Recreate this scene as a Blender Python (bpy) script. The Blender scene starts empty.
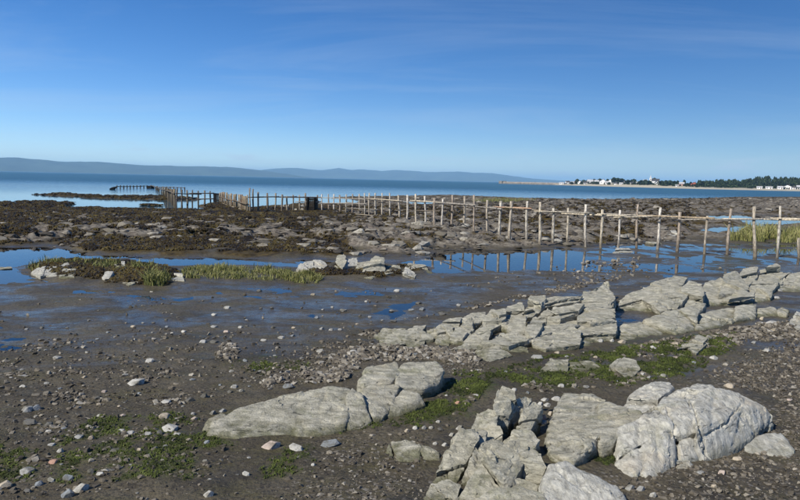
import bpy, bmesh, math, random
import numpy as np
from mathutils import Vector, Matrix

random.seed(7)
RNG = np.random.default_rng(11)
sc = bpy.context.scene
COL = sc.collection

# ------------------------------------------------------------------ camera
F = 650.0                      # focal length in pixels of an 800 x 500 picture
H = 3.0                        # eye height above the water level (z = 0)
PITCH = math.atan(70.2 / F)
ROLL = math.atan(0.022)
_fw = np.array((0, math.cos(PITCH), -math.sin(PITCH)))
_r0 = np.array((1.0, 0, 0)); _u0 = np.array((0, math.sin(PITCH), math.cos(PITCH)))
_rt = math.cos(ROLL) * _r0 + math.sin(ROLL) * _u0
_up = -math.sin(ROLL) * _r0 + math.cos(ROLL) * _u0
cam_d = bpy.data.cameras.new('camera'); cam = bpy.data.objects.new('camera', cam_d); COL.objects.link(cam)
cam_d.sensor_width = 36.0; cam_d.lens = 36.0 * F / 800.0
cam_d.clip_start = 0.1; cam_d.clip_end = 90000.0
cam.matrix_world = Matrix(((_rt[0], _up[0], -_fw[0], 0), (_rt[1], _up[1], -_fw[1], 0), (_rt[2], _up[2], -_fw[2], H), (0, 0, 0, 1)))
sc.camera = cam

# ------------------------------------------------------------------ sky, sun, exposure
SUN_EL = math.radians(40)
SHX, SHY = 0.74, 0.67                         # direction in which shadows fall
W = bpy.data.worlds.new('World'); sc.world = W; W.use_nodes = True
nt = W.node_tree; nt.nodes.clear()
out = nt.nodes.new('ShaderNodeOutputWorld'); bg = nt.nodes.new('ShaderNodeBackground')
sky = nt.nodes.new('ShaderNodeTexSky'); sky.sky_type = 'NISHITA'; sky.sun_disc = False
sky.sun_elevation = SUN_EL; sky.sun_rotation = math.atan2(SHX, -SHY)
sky.altitude = 2500; sky.air_density = 1.0; sky.dust_density = 0.05; sky.ozone_density = 4.0
bg.inputs['Strength'].default_value = 0.09
# thin cirrus, the same all over the sky
tc = nt.nodes.new('ShaderNodeTexCoord')
sep = nt.nodes.new('ShaderNodeSeparateXYZ'); nt.links.new(tc.outputs['Generated'], sep.inputs[0])
def wmath(op, a, b=None, clamp=False):
    n = nt.nodes.new('ShaderNodeMath'); n.operation = op; n.use_clamp = clamp
    for i, s in enumerate((a, b)):
        if s is None: continue
        if isinstance(s, (int, float)): n.inputs[i].default_value = s
        else: nt.links.new(s, n.inputs[i])
    return n.outputs[0]
zz = wmath('ADD', wmath('MAXIMUM', sep.outputs['Z'], 0.0), 0.12)
cx = wmath('DIVIDE', sep.outputs['X'], zz); cy = wmath('DIVIDE', sep.outputs['Y'], zz)
cmb = nt.nodes.new('ShaderNodeCombineXYZ')
nt.links.new(wmath('MULTIPLY', cx, 0.38), cmb.inputs[0]); nt.links.new(wmath('MULTIPLY', cy, 1.1), cmb.inputs[1])
cn = nt.nodes.new('ShaderNodeTexNoise'); cn.inputs['Scale'].default_value = 0.9; cn.inputs['Detail'].default_value = 9
cn.inputs['Roughness'].default_value = 0.62; cn.inputs['Distortion'].default_value = 0.6
nt.links.new(cmb.outputs[0], cn.inputs['Vector'])
cr = nt.nodes.new('ShaderNodeMapRange'); cr.inputs['From Min'].default_value = 0.48; cr.inputs['From Max'].default_value = 0.85
nt.links.new(cn.outputs['Fac'], cr.inputs['Value'])
cfac = wmath('MULTIPLY', cr.outputs[0], 0.30)
cmp_ = nt.nodes.new('ShaderNodeMapping'); cmp_.inputs['Scale'].default_value = (14, 14, 75); nt.links.new(tc.outputs['Generated'], cmp_.inputs['Vector'])
cl_ = nt.nodes.new('ShaderNodeTexNoise'); cl_.inputs['Scale'].default_value = 1.0; cl_.inputs['Detail'].default_value = 6; nt.links.new(cmp_.outputs[0], cl_.inputs['Vector'])
c2 = nt.nodes.new('ShaderNodeMapRange'); c2.inputs['From Min'].default_value = 0.56; c2.inputs['From Max'].default_value = 0.74; nt.links.new(cl_.outputs['Fac'], c2.inputs['Value'])
c3 = nt.nodes.new('ShaderNodeMapRange'); c3.inputs['From Min'].default_value = 0.055; c3.inputs['From Max'].default_value = 0.03; nt.links.new(sep.outputs['Z'], c3.inputs['Value'])
cfac = wmath('MAXIMUM', cfac, wmath('MULTIPLY', wmath('MULTIPLY', c2.outputs[0], c3.outputs[0]), 0.55))
cmix = nt.nodes.new('ShaderNodeMix'); cmix.data_type = 'RGBA'
nt.links.new(cfac, cmix.inputs['Factor']); nt.links.new(sky.outputs[0], cmix.inputs['A'])
cmix.inputs['B'].default_value = (6.0, 6.8, 7.6, 1)
hs = nt.nodes.new('ShaderNodeHueSaturation'); hs.inputs['Saturation'].default_value = 1.28; hs.inputs['Hue'].default_value = 0.508
nt.links.new(cmix.outputs['Result'], hs.inputs['Color'])
nt.links.new(hs.outputs[0], bg.inputs['Color']); nt.links.new(bg.outputs[0], out.inputs['Surface'])
sun_d = bpy.data.lights.new('sun', 'SUN'); sun = bpy.data.objects.new('sun', sun_d); COL.objects.link(sun)
sun_d.energy = 5.0; sun_d.angle = math.radians(0.53); sun_d.color = (1.0, 0.95, 0.87)
_sd = Vector((SHX * math.cos(SUN_EL), SHY * math.cos(SUN_EL), -math.sin(SUN_EL) * math.hypot(SHX, SHY)))
sun.rotation_euler = _sd.to_track_quat('-Z', 'Y').to_euler()
sc.view_settings.view_transform = 'Standard'; sc.view_settings.look = 'None'
sc.view_settings.exposure = 0.3; sc.view_settings.gamma = 1.0
sc.cycles.max_bounces = 6; sc.cycles.transparent_max_bounces = 12
sc.cycles.volume_bounces = 3
sc.render.film_transparent = False

# ------------------------------------------------------------------ numeric helpers
def _hash(ix, iy, iz, seed):
    h = (ix.astype(np.uint32) * np.uint32(374761393)) ^ (iy.astype(np.uint32) * np.uint32(668265263)) ^ (iz.astype(np.uint32) * np.uint32(2246822519)) ^ np.uint32((seed * 3266489917) & 0xffffffff)
    h = (h ^ (h >> np.uint32(15))) * np.uint32(2246822519)
    h = (h ^ (h >> np.uint32(13))) * np.uint32(3266489917)
    return h ^ (h >> np.uint32(16))
def _rnd(ix, iy, iz, seed):
    return _hash(ix, iy, iz, seed).astype(np.float64) / 4294967295.0
def vnoise2(x, y, seed=0):
    """gradient noise in 2-D, about -0.7..0.7"""
    fx = np.floor(x); fy = np.floor(y); ix = fx.astype(np.int64); iy = fy.astype(np.int64)
    x = x - fx; y = y - fy
    sx = x * x * x * (x * (x * 6 - 15) + 10); sy = y * y * y * (y * (y * 6 - 15) + 10)
    z0 = np.zeros_like(ix)
    def g(dx, dy):
        a = _rnd(ix + dx, iy + dy, z0, seed) * 2 * np.pi
        return np.cos(a) * (x - dx) + np.sin(a) * (y - dy)
    a = g(0, 0) * (1 - sx) + g(1, 0) * sx
    b = g(0, 1) * (1 - sx) + g(1, 1) * sx
    return a * (1 - sy) + b * sy
def fbm2(x, y, octv=4, seed=0, gain=0.5):
    t = 0; a = 1.0; s = 0
    for k in range(octv):
        t = t + a * vnoise2(x * 2 ** k + 17.3 * k, y * 2 ** k - 9.1 * k, seed + k); s += a; a *= gain
    return t / s * 1.5
def vnoise3(p, seed=0):
    f = np.floor(p); i = f.astype(np.int64); q = p - f
    s = q * q * (3 - 2 * q); r = 0
    for dx in (0, 1):
        for dy in (0, 1):
            for dz in (0, 1):
                w = (s[:, 0] if dx else 1 - s[:, 0]) * (s[:, 1] if dy else 1 - s[:, 1]) * (s[:, 2] if dz else 1 - s[:, 2])
                r = r + w * _rnd(i[:, 0] + dx, i[:, 1] + dy, i[:, 2] + dz, seed)
    return r * 2 - 1
def fbm3(p, octv=4, seed=0, gain=0.5):
    t = 0; a = 1.0; s = 0
    for k in range(octv):
        t = t + a * vnoise3(p * 2 ** k + 13.7 * k, seed + k); s += a; a *= gain
    return t / s
def voro3f(p, seed=0):
    """as voro3, with the offset from the cell point and a random direction of the cell"""
    f = np.floor(p).astype(np.int64); n = len(p)
    d1 = np.full(n, 9.0); d2 = d1.copy(); idn = np.zeros(n); rel = np.zeros((n, 3)); rd = np.zeros((n, 3))
    for dx in (-1, 0, 1):
        for dy in (-1, 0, 1):
            for dz in (-1, 0, 1):
                c = f + (dx, dy, dz)
                o = np.stack([_rnd(c[:, 0], c[:, 1], c[:, 2], seed + k) for k in range(3)], 1)
                e = p - (c + o); d = np.linalg.norm(e, axis=1); m = d < d1
                d2 = np.where(m, d1, np.minimum(d2, d)); idn = np.where(m, o[:, 0], idn); d1 = np.where(m, d, d1)
                rel = np.where(m[:, None], e, rel); rd = np.where(m[:, None], o[:, [1, 2, 0]] * 2 - 1, rd)
    return d1, d2, idn, rel, rd
def sstep(a, b, x):
    t = np.clip((x - a) / (b - a), 0, 1); return t * t * (3 - 2 * t)
def ray(u, v):
    u = np.asarray(u, float); v = np.asarray(v, float)
    return _fw * F + _rt * (u - 400)[..., None] + _up * (250 - v)[..., None]
def P(u, v, z=0.0):
    """the point where the line of sight through a photo pixel meets the level z"""
    d = ray(u, v); t = (z - H) / d[..., 2]
    return d * t[..., None] + np.array((0, 0, H))
def proj(x, y, z=0.0):
    rel = np.stack([x, y, np.zeros_like(x) + z - H], -1)
    c = np.maximum(rel @ _fw, 0.3)
    return 400 + F * (rel @ _rt) / c, 250 - F * (rel @ _up) / c
def horizon(u): return 171.0 + 0.022 * u

def poly_sd(u, v, poly, ky=3.0):
    """signed distance (inside positive) to a polygon, v stretched by ky"""
    q = np.array(poly, float) * (1, ky); X = u; Y = v * ky
    d = np.full(X.shape, 1e9); ins = np.zeros(X.shape, bool); n = len(q)
    for i in range(n):
        a = q[i]; b = q[(i + 1) % n]; e = b - a
        t = np.clip(((X - a[0]) * e[0] + (Y - a[1]) * e[1]) / (e @ e + 1e-9), 0, 1)
        d = np.minimum(d, (X - a[0] - t * e[0]) ** 2 + (Y - a[1] - t * e[1]) ** 2)
        if a[1] != b[1]:
            ins ^= ((a[1] > Y) != (b[1] > Y)) & (X < (b[0] - a[0]) * (Y - a[1]) / (b[1] - a[1]) + a[0])
    d = np.sqrt(d); return np.where(ins, d, -d)

# ------------------------------------------------------------------ object helpers
def tag(o, label=None, cat=None, group=None, kind=None):
    if label: o['label'] = label
    if cat: o['category'] = cat
    if group: o['group'] = group
    if kind: o['kind'] = kind
    return o
def link(name, me, mat=None, parent=None):
    o = bpy.data.objects.new(name, me); COL.objects.link(o)
    if mat is not None and me is not None:
        me.materials.clear(); me.materials.append(mat)
    if parent is not None: o.parent = parent
    return o
def empty(name, loc=(0, 0, 0)):
    o = bpy.data.objects.new(name, None); COL.objects.link(o); o.location = loc; o.empty_display_size = 0.1
    return o
def np_mesh(name, V, Fc, smooth=True, attrs=None):
    V = np.ascontiguousarray(V, np.float32); Fc = np.ascontiguousarray(Fc, np.int32)
    me = bpy.data.meshes.new(name); k = Fc.shape[1]
    me.vertices.add(len(V)); me.vertices.foreach_set('co', V.ravel())
    me.loops.add(Fc.size); me.loops.foreach_set('vertex_index', Fc.ravel())
    me.polygons.add(len(Fc)); me.polygons.foreach_set('loop_start', np.arange(0, Fc.size, k, dtype=np.int32))
    me.polygons.foreach_set('loop_total', np.full(len(Fc), k, np.int32))
    me.polygons.foreach_set('use_smooth', np.full(len(Fc), smooth))
    me.update(calc_edges=True); me.validate()
    for n, a in (attrs or {}).items():
        add_attr(me, n, a)
    return me
def add_attr(me, n, a):
    at = me.attributes.new(n, 'FLOAT', 'POINT'); at.data.foreach_set('value', np.ascontiguousarray(a, np.float32))
def hull_pts(pts):
    bm = bmesh.new()
    for p in pts: bm.verts.new(p)
    r = bmesh.ops.convex_hull(bm, input=bm.verts[:])
    dele = [g for g in r['geom_interior'] + r['geom_unused'] if isinstance(g, bmesh.types.BMVert)]
    bmesh.ops.delete(bm, geom=list(set(dele)), context='VERTS')
    bmesh.ops.recalc_face_normals(bm, faces=bm.faces[:])
    return bm
def bm_arrays(bm):
    bmesh.ops.triangulate(bm, faces=bm.faces[:]); bm.verts.ensure_lookup_table(); bm.verts.index_update()
    return np.array([v.co[:] for v in bm.verts]), np.array([[v.index for v in f.verts] for f in bm.faces])
def box(bm, x0, x1, y0, y1, z0, z1):
    vs = [bm.verts.new((x, y, z)) for z in (z0, z1) for y in (y0, y1) for x in (x0, x1)]
    for f in ((0, 2, 3, 1), (4, 5, 7, 6), (0, 1, 5, 4), (2, 6, 7, 3), (0, 4, 6, 2), (1, 3, 7, 5)):
        bm.faces.new([vs[i] for i in f])
def bm_mesh(bm, name, smooth=False):
    me = bpy.data.meshes.new(name); bm.to_mesh(me); bm.free()
    if smooth: me.polygons.foreach_set('use_smooth', np.ones(len(me.polygons), bool))
    return me

# ------------------------------------------------------------------ materials
class M:
    def __init__(s, name):
        s.m = bpy.data.materials.new(name); s.m.use_nodes = True; s.t = s.m.node_tree
        s.b = s.t.nodes['Principled BSDF']; s.o = s.t.nodes['Material Output']
    def n(s, kind, **kw):
        x = s.t.nodes.new(kind)
        for k, v in kw.items(): setattr(x, k, v)
        return x
    def put(s, sock, v):
        if v is None: return
        if isinstance(v, (int, float)): sock.default_value = v
        elif isinstance(v, (tuple, list)): sock.default_value = tuple(v) + ((1,) if len(v) == 3 and sock.type == 'RGBA' else ())
        else: s.t.links.new(v, sock)
    def math(s, op, a, b=None, c=None, clamp=False):
        x = s.n('ShaderNodeMath', operation=op, use_clamp=clamp)
        for i, q in enumerate((a, b, c)):
            if q is not None: s.put(x.inputs[i], q)
        return x.outputs[0]
    def mix(s, f, a, b):
        x = s.n('ShaderNodeMix', data_type='RGBA'); s.put(x.inputs['Factor'], f)
        s.put(x.inputs['A'], a); s.put(x.inputs['B'], b); return x.outputs['Result']
    def ramp(s, v, lo, hi, a=0.0, b=1.0):
        x = s.n('ShaderNodeMapRange', interpolation_type='SMOOTHSTEP')
        s.put(x.inputs['Value'], v); s.put(x.inputs['From Min'], lo); s.put(x.inputs['From Max'], hi)
        s.put(x.inputs['To Min'], a); s.put(x.inputs['To Max'], b); return x.outputs[0]
    def pos(s, scale=(1, 1, 1), obj=False, rot=(0, 0, 0)):
        g = s.n('ShaderNodeTexCoord').outputs['Object'] if obj else s.n('ShaderNodeNewGeometry').outputs['Position']
        mp = s.n('ShaderNodeMapping'); mp.inputs['Scale'].default_value = scale; mp.inputs['Rotation'].default_value = rot
        s.t.links.new(g, mp.inputs['Vector']); return mp.outputs[0]
    def noise(s, vec, scale, detail=4, rough=0.55, dist=0.0):
        x = s.n('ShaderNodeTexNoise'); s.put(x.inputs['Vector'], vec); x.inputs['Scale'].default_value = scale
        x.inputs['Detail'].default_value = detail; x.inputs['Roughness'].default_value = rough; x.inputs['Distortion'].default_value = dist
        return x.outputs['Fac']
    def voro(s, vec, scale, feature='F1', out='Distance'):
        x = s.n('ShaderNodeTexVoronoi', feature=feature); s.put(x.inputs['Vector'], vec); x.inputs['Scale'].default_value = scale
        return x.outputs[out]
    def attr(s, name, kind='GEOMETRY'):
        x = s.n('ShaderNodeAttribute', attribute_name=name, attribute_type=kind); return x.outputs['Fac']
    def bump(s, h, strength=0.5, dist=0.02, normal=None):
        x = s.n('ShaderNodeBump'); x.inputs['Strength'].default_value = strength; x.inputs['Distance'].default_value = dist
        s.put(x.inputs['Height'], h)
        if normal is not None: s.put(x.inputs['Normal'], normal)
        return x.outputs[0]
    def set(s, color=None, rough=None, normal=None, spec=None):
        s.put(s.b.inputs['Base Color'], color); s.put(s.b.inputs['Roughness'], rough)
        if normal is not None: s.put(s.b.inputs['Normal'], normal)
        if spec is not None: s.put(s.b.inputs['Specular IOR Level'], spec)
        return s.m
    def objcol(s): return s.n('ShaderNodeObjectInfo').outputs['Color']

def mat_ground():
    m = M('tidal_flat')
    p = m.pos()
    n1 = m.noise(p, 0.7, 6); n2 = m.noise(p, 5, 5); n3 = m.noise(p, 28, 4, 0.65)
    mud = m.mix(m.ramp(n1, 0.35, 0.65), (0.064, 0.054, 0.036), (0.106, 0.090, 0.060))
    mud = m.mix(m.ramp(n2, 0.42, 0.75, 0, 0.6), mud, (0.045, 0.039, 0.03))
    film = m.ramp(m.noise(m.pos((0.8, 1.2, 1)), 1.6, 7, 0.72, 0.8), 0.47, 0.63, 0, 0.6)
    mud = m.mix(film, mud, (0.078, 0.070, 0.034))
    mud = m.mix(m.ramp(m.noise(m.pos((0.6, 1.0, 1)), 0.9, 6, 0.66, 1.0), 0.50, 0.66, 0, 0.55), mud, (0.030, 0.027, 0.022))
    # fine grit: pale and dark specks
    vc = m.voro(p, 34, 'F1', 'Color'); sp = m.n('ShaderNodeSeparateColor'); m.put(sp.inputs[0], vc)
    gr = m.attr('gravel')
    speck = m.math('MULTIPLY', m.ramp(sp.outputs[0], 0.72, 0.95), m.math('ADD', m.math('MULTIPLY', gr, 0.8), 0.2))
    mud = m.mix(m.math('MULTIPLY', speck, m.ramp(n2, 0.4, 0.6)), mud, m.mix(sp.outputs[1], (0.15, 0.13, 0.10), (0.26, 0.24, 0.21)))
    mud = m.mix(m.math('MULTIPLY', m.ramp(sp.outputs[2], 0.7, 0.9), 0.6), mud, (0.028, 0.025, 0.022))
    # reef rock
    pr = m.pos((1, 1.6, 3))
    r1 = m.noise(pr, 0.5, 6, 0.6); r2 = m.noise(pr, 3.5, 6, 0.65)
    rock = m.mix(m.ramp(r2, 0.35, 0.68), (0.070, 0.060, 0.048), (0.25, 0.225, 0.18))
    rock = m.mix(m.ramp(r1, 0.5, 0.7, 0, 0.55), rock, (0.12, 0.092, 0.075))
    col = m.mix(m.attr('rock'), mud, rock)
    w1 = m.noise(p, 4.0, 5, 0.7)
    weed = m.mix(m.ramp(w1, 0.35, 0.7), (0.028, 0.02, 0.008), (0.095, 0.068, 0.022))
    col = m.mix(m.attr('weed'), col, weed)
    a1 = m.noise(p, 9.0, 6, 0.75)
    col = m.mix(m.math('MULTIPLY', m.attr('algae'), m.ramp(a1, 0.42, 0.6)), col, m.mix(n3, (0.035, 0.045, 0.012), (0.07, 0.09, 0.02)))
    wet = m.math('MULTIPLY', m.attr('wet'), m.ramp(m.noise(m.pos((0.5, 0.8, 1)), 1.1, 6, 0.68, 0.6), 0.40, 0.60, 0.25, 1.0))
    col = m.mix(m.math('MULTIPLY', wet, 0.18), col, (0.04, 0.035, 0.028))
    rg = m.math('SUBTRACT', m.ramp(n2, 0.3, 0.7, 0.62, 0.85), m.math('MULTIPLY', wet, 0.5))
    hgt = m.math('ADD', m.math('MULTIPLY', n2, 0.75), m.math('ADD', m.math('MULTIPLY', n3, 0.45), m.math('MULTIPLY', m.voro(m.pos((1, 1, 1), rot=(0.2, 0.1, 0.4)), 23), -0.10)))
    dry = m.math('SUBTRACT', 1.0, m.math('MULTIPLY', wet, 0.75))
    nb = m.bump(m.math('MULTIPLY', hgt, dry), 0.9, 0.05)
    return m.set(col, rg, nb, m.math('ADD', 0.12, m.math('MULTIPLY', wet, 0.38)))

def mat_rock(name, pale, dark, tint, moss=0.6, stretch=(1.0, 2.2, 5.0), bd=0.05):
    m = M(name)
    p = m.pos(); ps = m.pos(stretch, rot=(0.5, 0.35, 0.2))
    n1 = m.noise(p, 2.2, 6, 0.6); n2 = m.noise(ps, 5, 8, 0.68, 0.4); n3 = m.noise(p, 45, 5, 0.7)
    c = m.mix(m.ramp(n2, 0.33, 0.68), dark, pale)
    c = m.mix(m.ramp(n1, 0.52, 0.72, 0, 0.7), c, tint)
    c = m.mix(m.ramp(n3, 0.52, 0.75, 0, 0.5), c, tuple(x * 0.45 for x in dark))
    dk = m.ramp(m.noise(m.pos((1, 2.0, 6.0), rot=(0.5, 0.35, 0.2)), 2.6, 8, 0.75, 1.2), 0.60, 0.67)
    c = m.mix(m.math('MULTIPLY', dk, 0.55), c, tuple(x * 0.35 for x in dark))
    # olive film of algae near the foot
    h = m.attr('hrel'); ms = m.ramp(m.math('ADD', h, m.math('MULTIPLY', m.math('SUBTRACT', m.noise(p, 6, 6, 0.7), 0.5), 0.30)), -0.02, 0.09, moss, 0)
    c = m.mix(ms, c, m.mix(m.ramp(n3, 0.35, 0.65), (0.05, 0.052, 0.02), (0.13, 0.125, 0.06)))
    g2 = m.ramp(m.noise(p, 3.3, 6, 0.7), 0.54, 0.68, 0, 0.7 * moss)
    c = m.mix(g2, c, (0.20, 0.20, 0.12))
    hh = m.math('ADD', m.math('MULTIPLY', n2, 0.7), m.math('ADD', m.math('MULTIPLY', n3, 0.4), m.math('MULTIPLY', dk, -0.3)))
    return m.set(c, m.ramp(n2, 0.3, 0.7, 0.75, 0.92), m.bump(hh, 1.0, bd), 0.3)

def mat_stone():
    m = M('loose_stone'); p = m.pos(obj=False); oc = m.objcol()
    n = m.noise(p, 18, 6, 0.65); n2 = m.noise(p, 70, 3, 0.6)
    c = m.mix(m.ramp(n, 0.35, 0.7, 0.0, 0.55), oc, m.mix(0.6, oc, (0.07, 0.065, 0.055)))
    c = m.mix(m.ramp(n2, 0.55, 0.75, 0, 0.4), c, (0.10, 0.095, 0.08))
    c = m.mix(m.ramp(m.noise(p, 6.5, 5, 0.7), 0.46, 0.62, 0, 0.65), c, (0.085, 0.076, 0.048))
    return m.set(c, 0.8, m.bump(m.math('ADD', n, m.math('MULTIPLY', n2, 0.4)), 0.6, 0.015), 0.3)

def mat_tone(name, stops, rough=0.85, scale=12, spec=0.3, transl=False):
    m = M(name); t = m.attr('tone')
    r = m.n('ShaderNodeValToRGB'); m.put(r.inputs[0], t)
    e = r.color_ramp.elements; e[0].position = 0; e[0].color = (*stops[0], 1); e[1].position = 1; e[1].color = (*stops[-1], 1)
    for i, s in enumerate(stops[1:-1]):
        q = e.new((i + 1) / (len(stops) - 1)); q.color = (*s, 1)
    n = m.noise(m.pos(), scale, 4, 0.6)
    c = m.mix(m.ramp(n, 0.3, 0.7, 0.45, 0.0), r.outputs[0], tuple(x * 0.4 for x in stops[0]))
    mm = m.set(c, rough, None, spec)
    return mm

def mat_wood():
    m = M('weathered_pole'); p = m.pos((1, 1, 0.25))
    n = m.noise(p, 22, 5, 0.6); n2 = m.noise(m.pos(), 7, 5, 0.65); oc = m.objcol()
    c = m.mix(m.ramp(n, 0.35, 0.65), m.mix(0.65, oc, (0.06, 0.05, 0.038)), oc)
    c = m.mix(m.ramp(n2, 0.5, 0.68, 0, 0.6), c, (0.10, 0.08, 0.06))
    z = m.n('ShaderNodeSeparateXYZ'); m.put(z.inputs[0], m.pos())
    low = m.ramp(m.math('ADD', z.outputs['Z'], m.math('MULTIPLY', m.math('SUBTRACT', n2, 0.5), 1.6)), 0.15, 0.75, 0.65, 0)
    c = m.mix(low, c, (0.062, 0.05, 0.032))
    return m.set(c, 0.85, m.bump(n, 0.6, 0.02), 0.2)

def mat_flat(name, col, rough=0.8, var=0.25, scale=0.4, spec=0.2):
    m = M(name); n = m.noise(m.pos(), scale, 4, 0.6)
    return m.set(m.mix(m.ramp(n, 0.3, 0.7), tuple(c * (1 - var) for c in col), tuple(min(1, c * (1 + var)) for c in col)), rough, None, spec)

def mat_sea():
    m = M('sea_water')
    g = m.n('ShaderNodeNewGeometry').outputs['Position']
    ln = m.n('ShaderNodeVectorMath', operation='LENGTH'); m.put(ln.inputs[0], g)
    dist = ln.outputs['Value']
    a = m.noise(m.pos((0.35, 1.0, 1), rot=(0, 0, 0.15)), 1.1, 5, 0.6)
    b = m.noise(m.pos((0.25, 0.6, 1), rot=(0, 0, -0.1)), 0.22, 4, 0.55)
    big = m.noise(m.pos((0.004, 0.02, 1)), 1.0, 5, 0.6)
    big2 = m.noise(m.pos((0.0006, 0.002, 1)), 1.0, 4, 0.6)
    calm = m.ramp(dist, 90, 320, 0.02, 1.7)
    hgt = m.math('MULTIPLY', m.math('ADD', m.math('MULTIPLY', a, 0.35), b), calm)
    mid = m.noise(m.pos((0.02, 0.05, 1)), 1.0, 4, 0.6)
    patch = m.math('ADD', m.math('ADD', m.math('MULTIPLY', big, 0.55), m.math('MULTIPLY', mid, 0.3)), m.math('MULTIPLY', big2, 0.45))
    col = m.mix(m.ramp(patch, 0.5, 0.85), (0.010, 0.060, 0.105), (0.055, 0.145, 0.20))
    rg = m.math('MULTIPLY', m.ramp(patch, 0.5, 0.85, 0.30, 0.42), m.ramp(dist, 90, 320, 0.08, 1.0))
    m.set(col, rg, m.bump(hgt, 1.0, 0.9), 0.5)
    m.b.inputs['IOR'].default_value = 1.33
    return m.m
def mat_pool():
    m = M('pool_water')
    t = m.t; t.nodes.remove(m.b)
    h = m.noise(m.pos((0.6, 1, 1)), 5, 3, 0.5)
    nb = m.bump(h, 0.02, 0.01)
    gl = m.n('ShaderNodeBsdfGlossy'); gl.inputs['Roughness'].default_value = 0.02; gl.inputs['Color'].default_value = (1, 1, 1, 1); m.put(gl.inputs['Normal'], nb)
    tr = m.n('ShaderNodeBsdfTransparent'); tr.inputs['Color'].default_value = (0.80, 0.84, 0.84, 1)
    fr = m.n('ShaderNodeFresnel'); fr.inputs['IOR'].default_value = 1.33
    mx = m.n('ShaderNodeMixShader'); m.put(mx.inputs[0], fr.outputs[0]); t.links.new(tr.outputs[0], mx.inputs[1]); t.links.new(gl.outputs[0], mx.inputs[2])
    t.links.new(mx.outputs[0], m.o.inputs['Surface']); return m.m

MG = mat_ground(); MSEA = mat_sea(); MPOOL = mat_pool()
MROCK = mat_rock('pale_outcrop_rock', (0.49, 0.465, 0.375), (0.225, 0.215, 0.165), (0.35, 0.315, 0.225), 0.85)
MROCKW = mat_rock('white_outcrop_rock', (0.53, 0.515, 0.45), (0.27, 0.262, 0.225), (0.40, 0.35, 0.265), 0.4, (4.0, 2.0, 0.9), 0.030)
MSTONE = mat_stone(); MWOOD = mat_wood()
MPEB = mat_tone('shingle', [(0.04, 0.034, 0.026), (0.085, 0.073, 0.054), (0.15, 0.13, 0.10), (0.24, 0.215, 0.17), (0.40, 0.375, 0.32)], 0.85, 20)
MREEF = mat_tone('reef_rock', [(0.045, 0.038, 0.03), (0.10, 0.086, 0.068), (0.16, 0.142, 0.115), (0.25, 0.228, 0.19), (0.38, 0.355, 0.30)], 0.85, 4)
MWEED = mat_tone('rockweed', [(0.026, 0.018, 0.006), (0.055, 0.038, 0.011), (0.09, 0.066, 0.017), (0.135, 0.104, 0.03)], 0.4, 6, 0.45)
MALG = mat_tone('green_algae', [(0.03, 0.038, 0.010), (0.055, 0.07, 0.015), (0.085, 0.108, 0.022), (0.125, 0.15, 0.035)], 0.6, 15)
MGRASS = mat_tone('marsh_grass', [(0.085, 0.095, 0.026), (0.15, 0.165, 0.045), (0.22, 0.225, 0.07), (0.31, 0.28, 0.12)], 0.6, 5)
MFOL = mat_tone('far_foliage', [(0.008, 0.018, 0.007), (0.016, 0.034, 0.012), (0.03, 0.052, 0.018), (0.045, 0.07, 0.022)], 0.7, 0.5)

# ------------------------------------------------------------------ the tidal flat: heights
SHORE = np.array([(-600, 208), (0, 208), (165, 210), (215, 212), (262, 206), (300, 203), (335, 196.5), (450, 194.5), (520, 197.5), (600, 199), (700, 198), (740, 196.5), (820, 196.5), (1400, 200)], float)
# name: (polygon in photo pixels at water level, height, blend in px)
POOLS = [
    ([(-400, 254), (0, 247), (60, 248), (100, 256), (150, 258.5), (210, 259.5), (300, 262), (335, 263), (300, 266), (180, 264.5), (90, 259), (40, 261), (20, 268), (30, 284), (-400, 292)], -0.008, 12),
    ([(-400, 282), (30, 283), (180, 287), (330, 283), (420, 277), (432, 288), (380, 299), (300, 305), (150, 303), (-400, 322)], 0.004, 16),
    ([(412, 263), (440, 251), (520, 250), (600, 246), (640, 240), (690, 243), (640, 250), (590, 256), (612, 263), (600, 272), (540, 272), (470, 270), (430, 272)], -0.014, 13),
    ([(570, 246), (640, 243), (720, 240), (1200, 240), (1200, 274), (760, 268), (640, 275), (600, 280)], 0.000, 14),
    ([(690, 233.5), (705, 228), (746, 224.5), (740, 221), (700, 217.5), (705, 213), (740, 212.5), (765, 216), (820, 214), (1200, 212), (1200, 226), (820, 226), (775, 226), (735, 232)], -0.07, 5),
    ([(314, 204), (322, 198.5), (345, 198), (364, 200.5), (358, 204)], -0.08, 3),
    ([(392, 202), (425, 200.5), (455, 203.5), (425, 204.5)], -0.08, 3),
    ([(590, 208), (610, 206), (630, 206.5), (612, 208.5)], -0.08, 3),
    ([(370, 312), (395, 303), (430, 300), (400, 318)], -0.005, 8),
    ([(-300, 325), (40, 315), (90, 330), (40, 350), (-300, 370)], 0.008, 12),
    ([(240, 312), (330, 306), (395, 312), (350, 330), (270, 332)], 0.008, 12),
    ([(612, 314), (618, 312), (650, 320), (612, 326)], -0.0, 5),
    ([(560, 352), (620, 346), (700, 340), (760, 330), (770, 345), (690, 375), (600, 362)], 0.03, 10),
]
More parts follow.
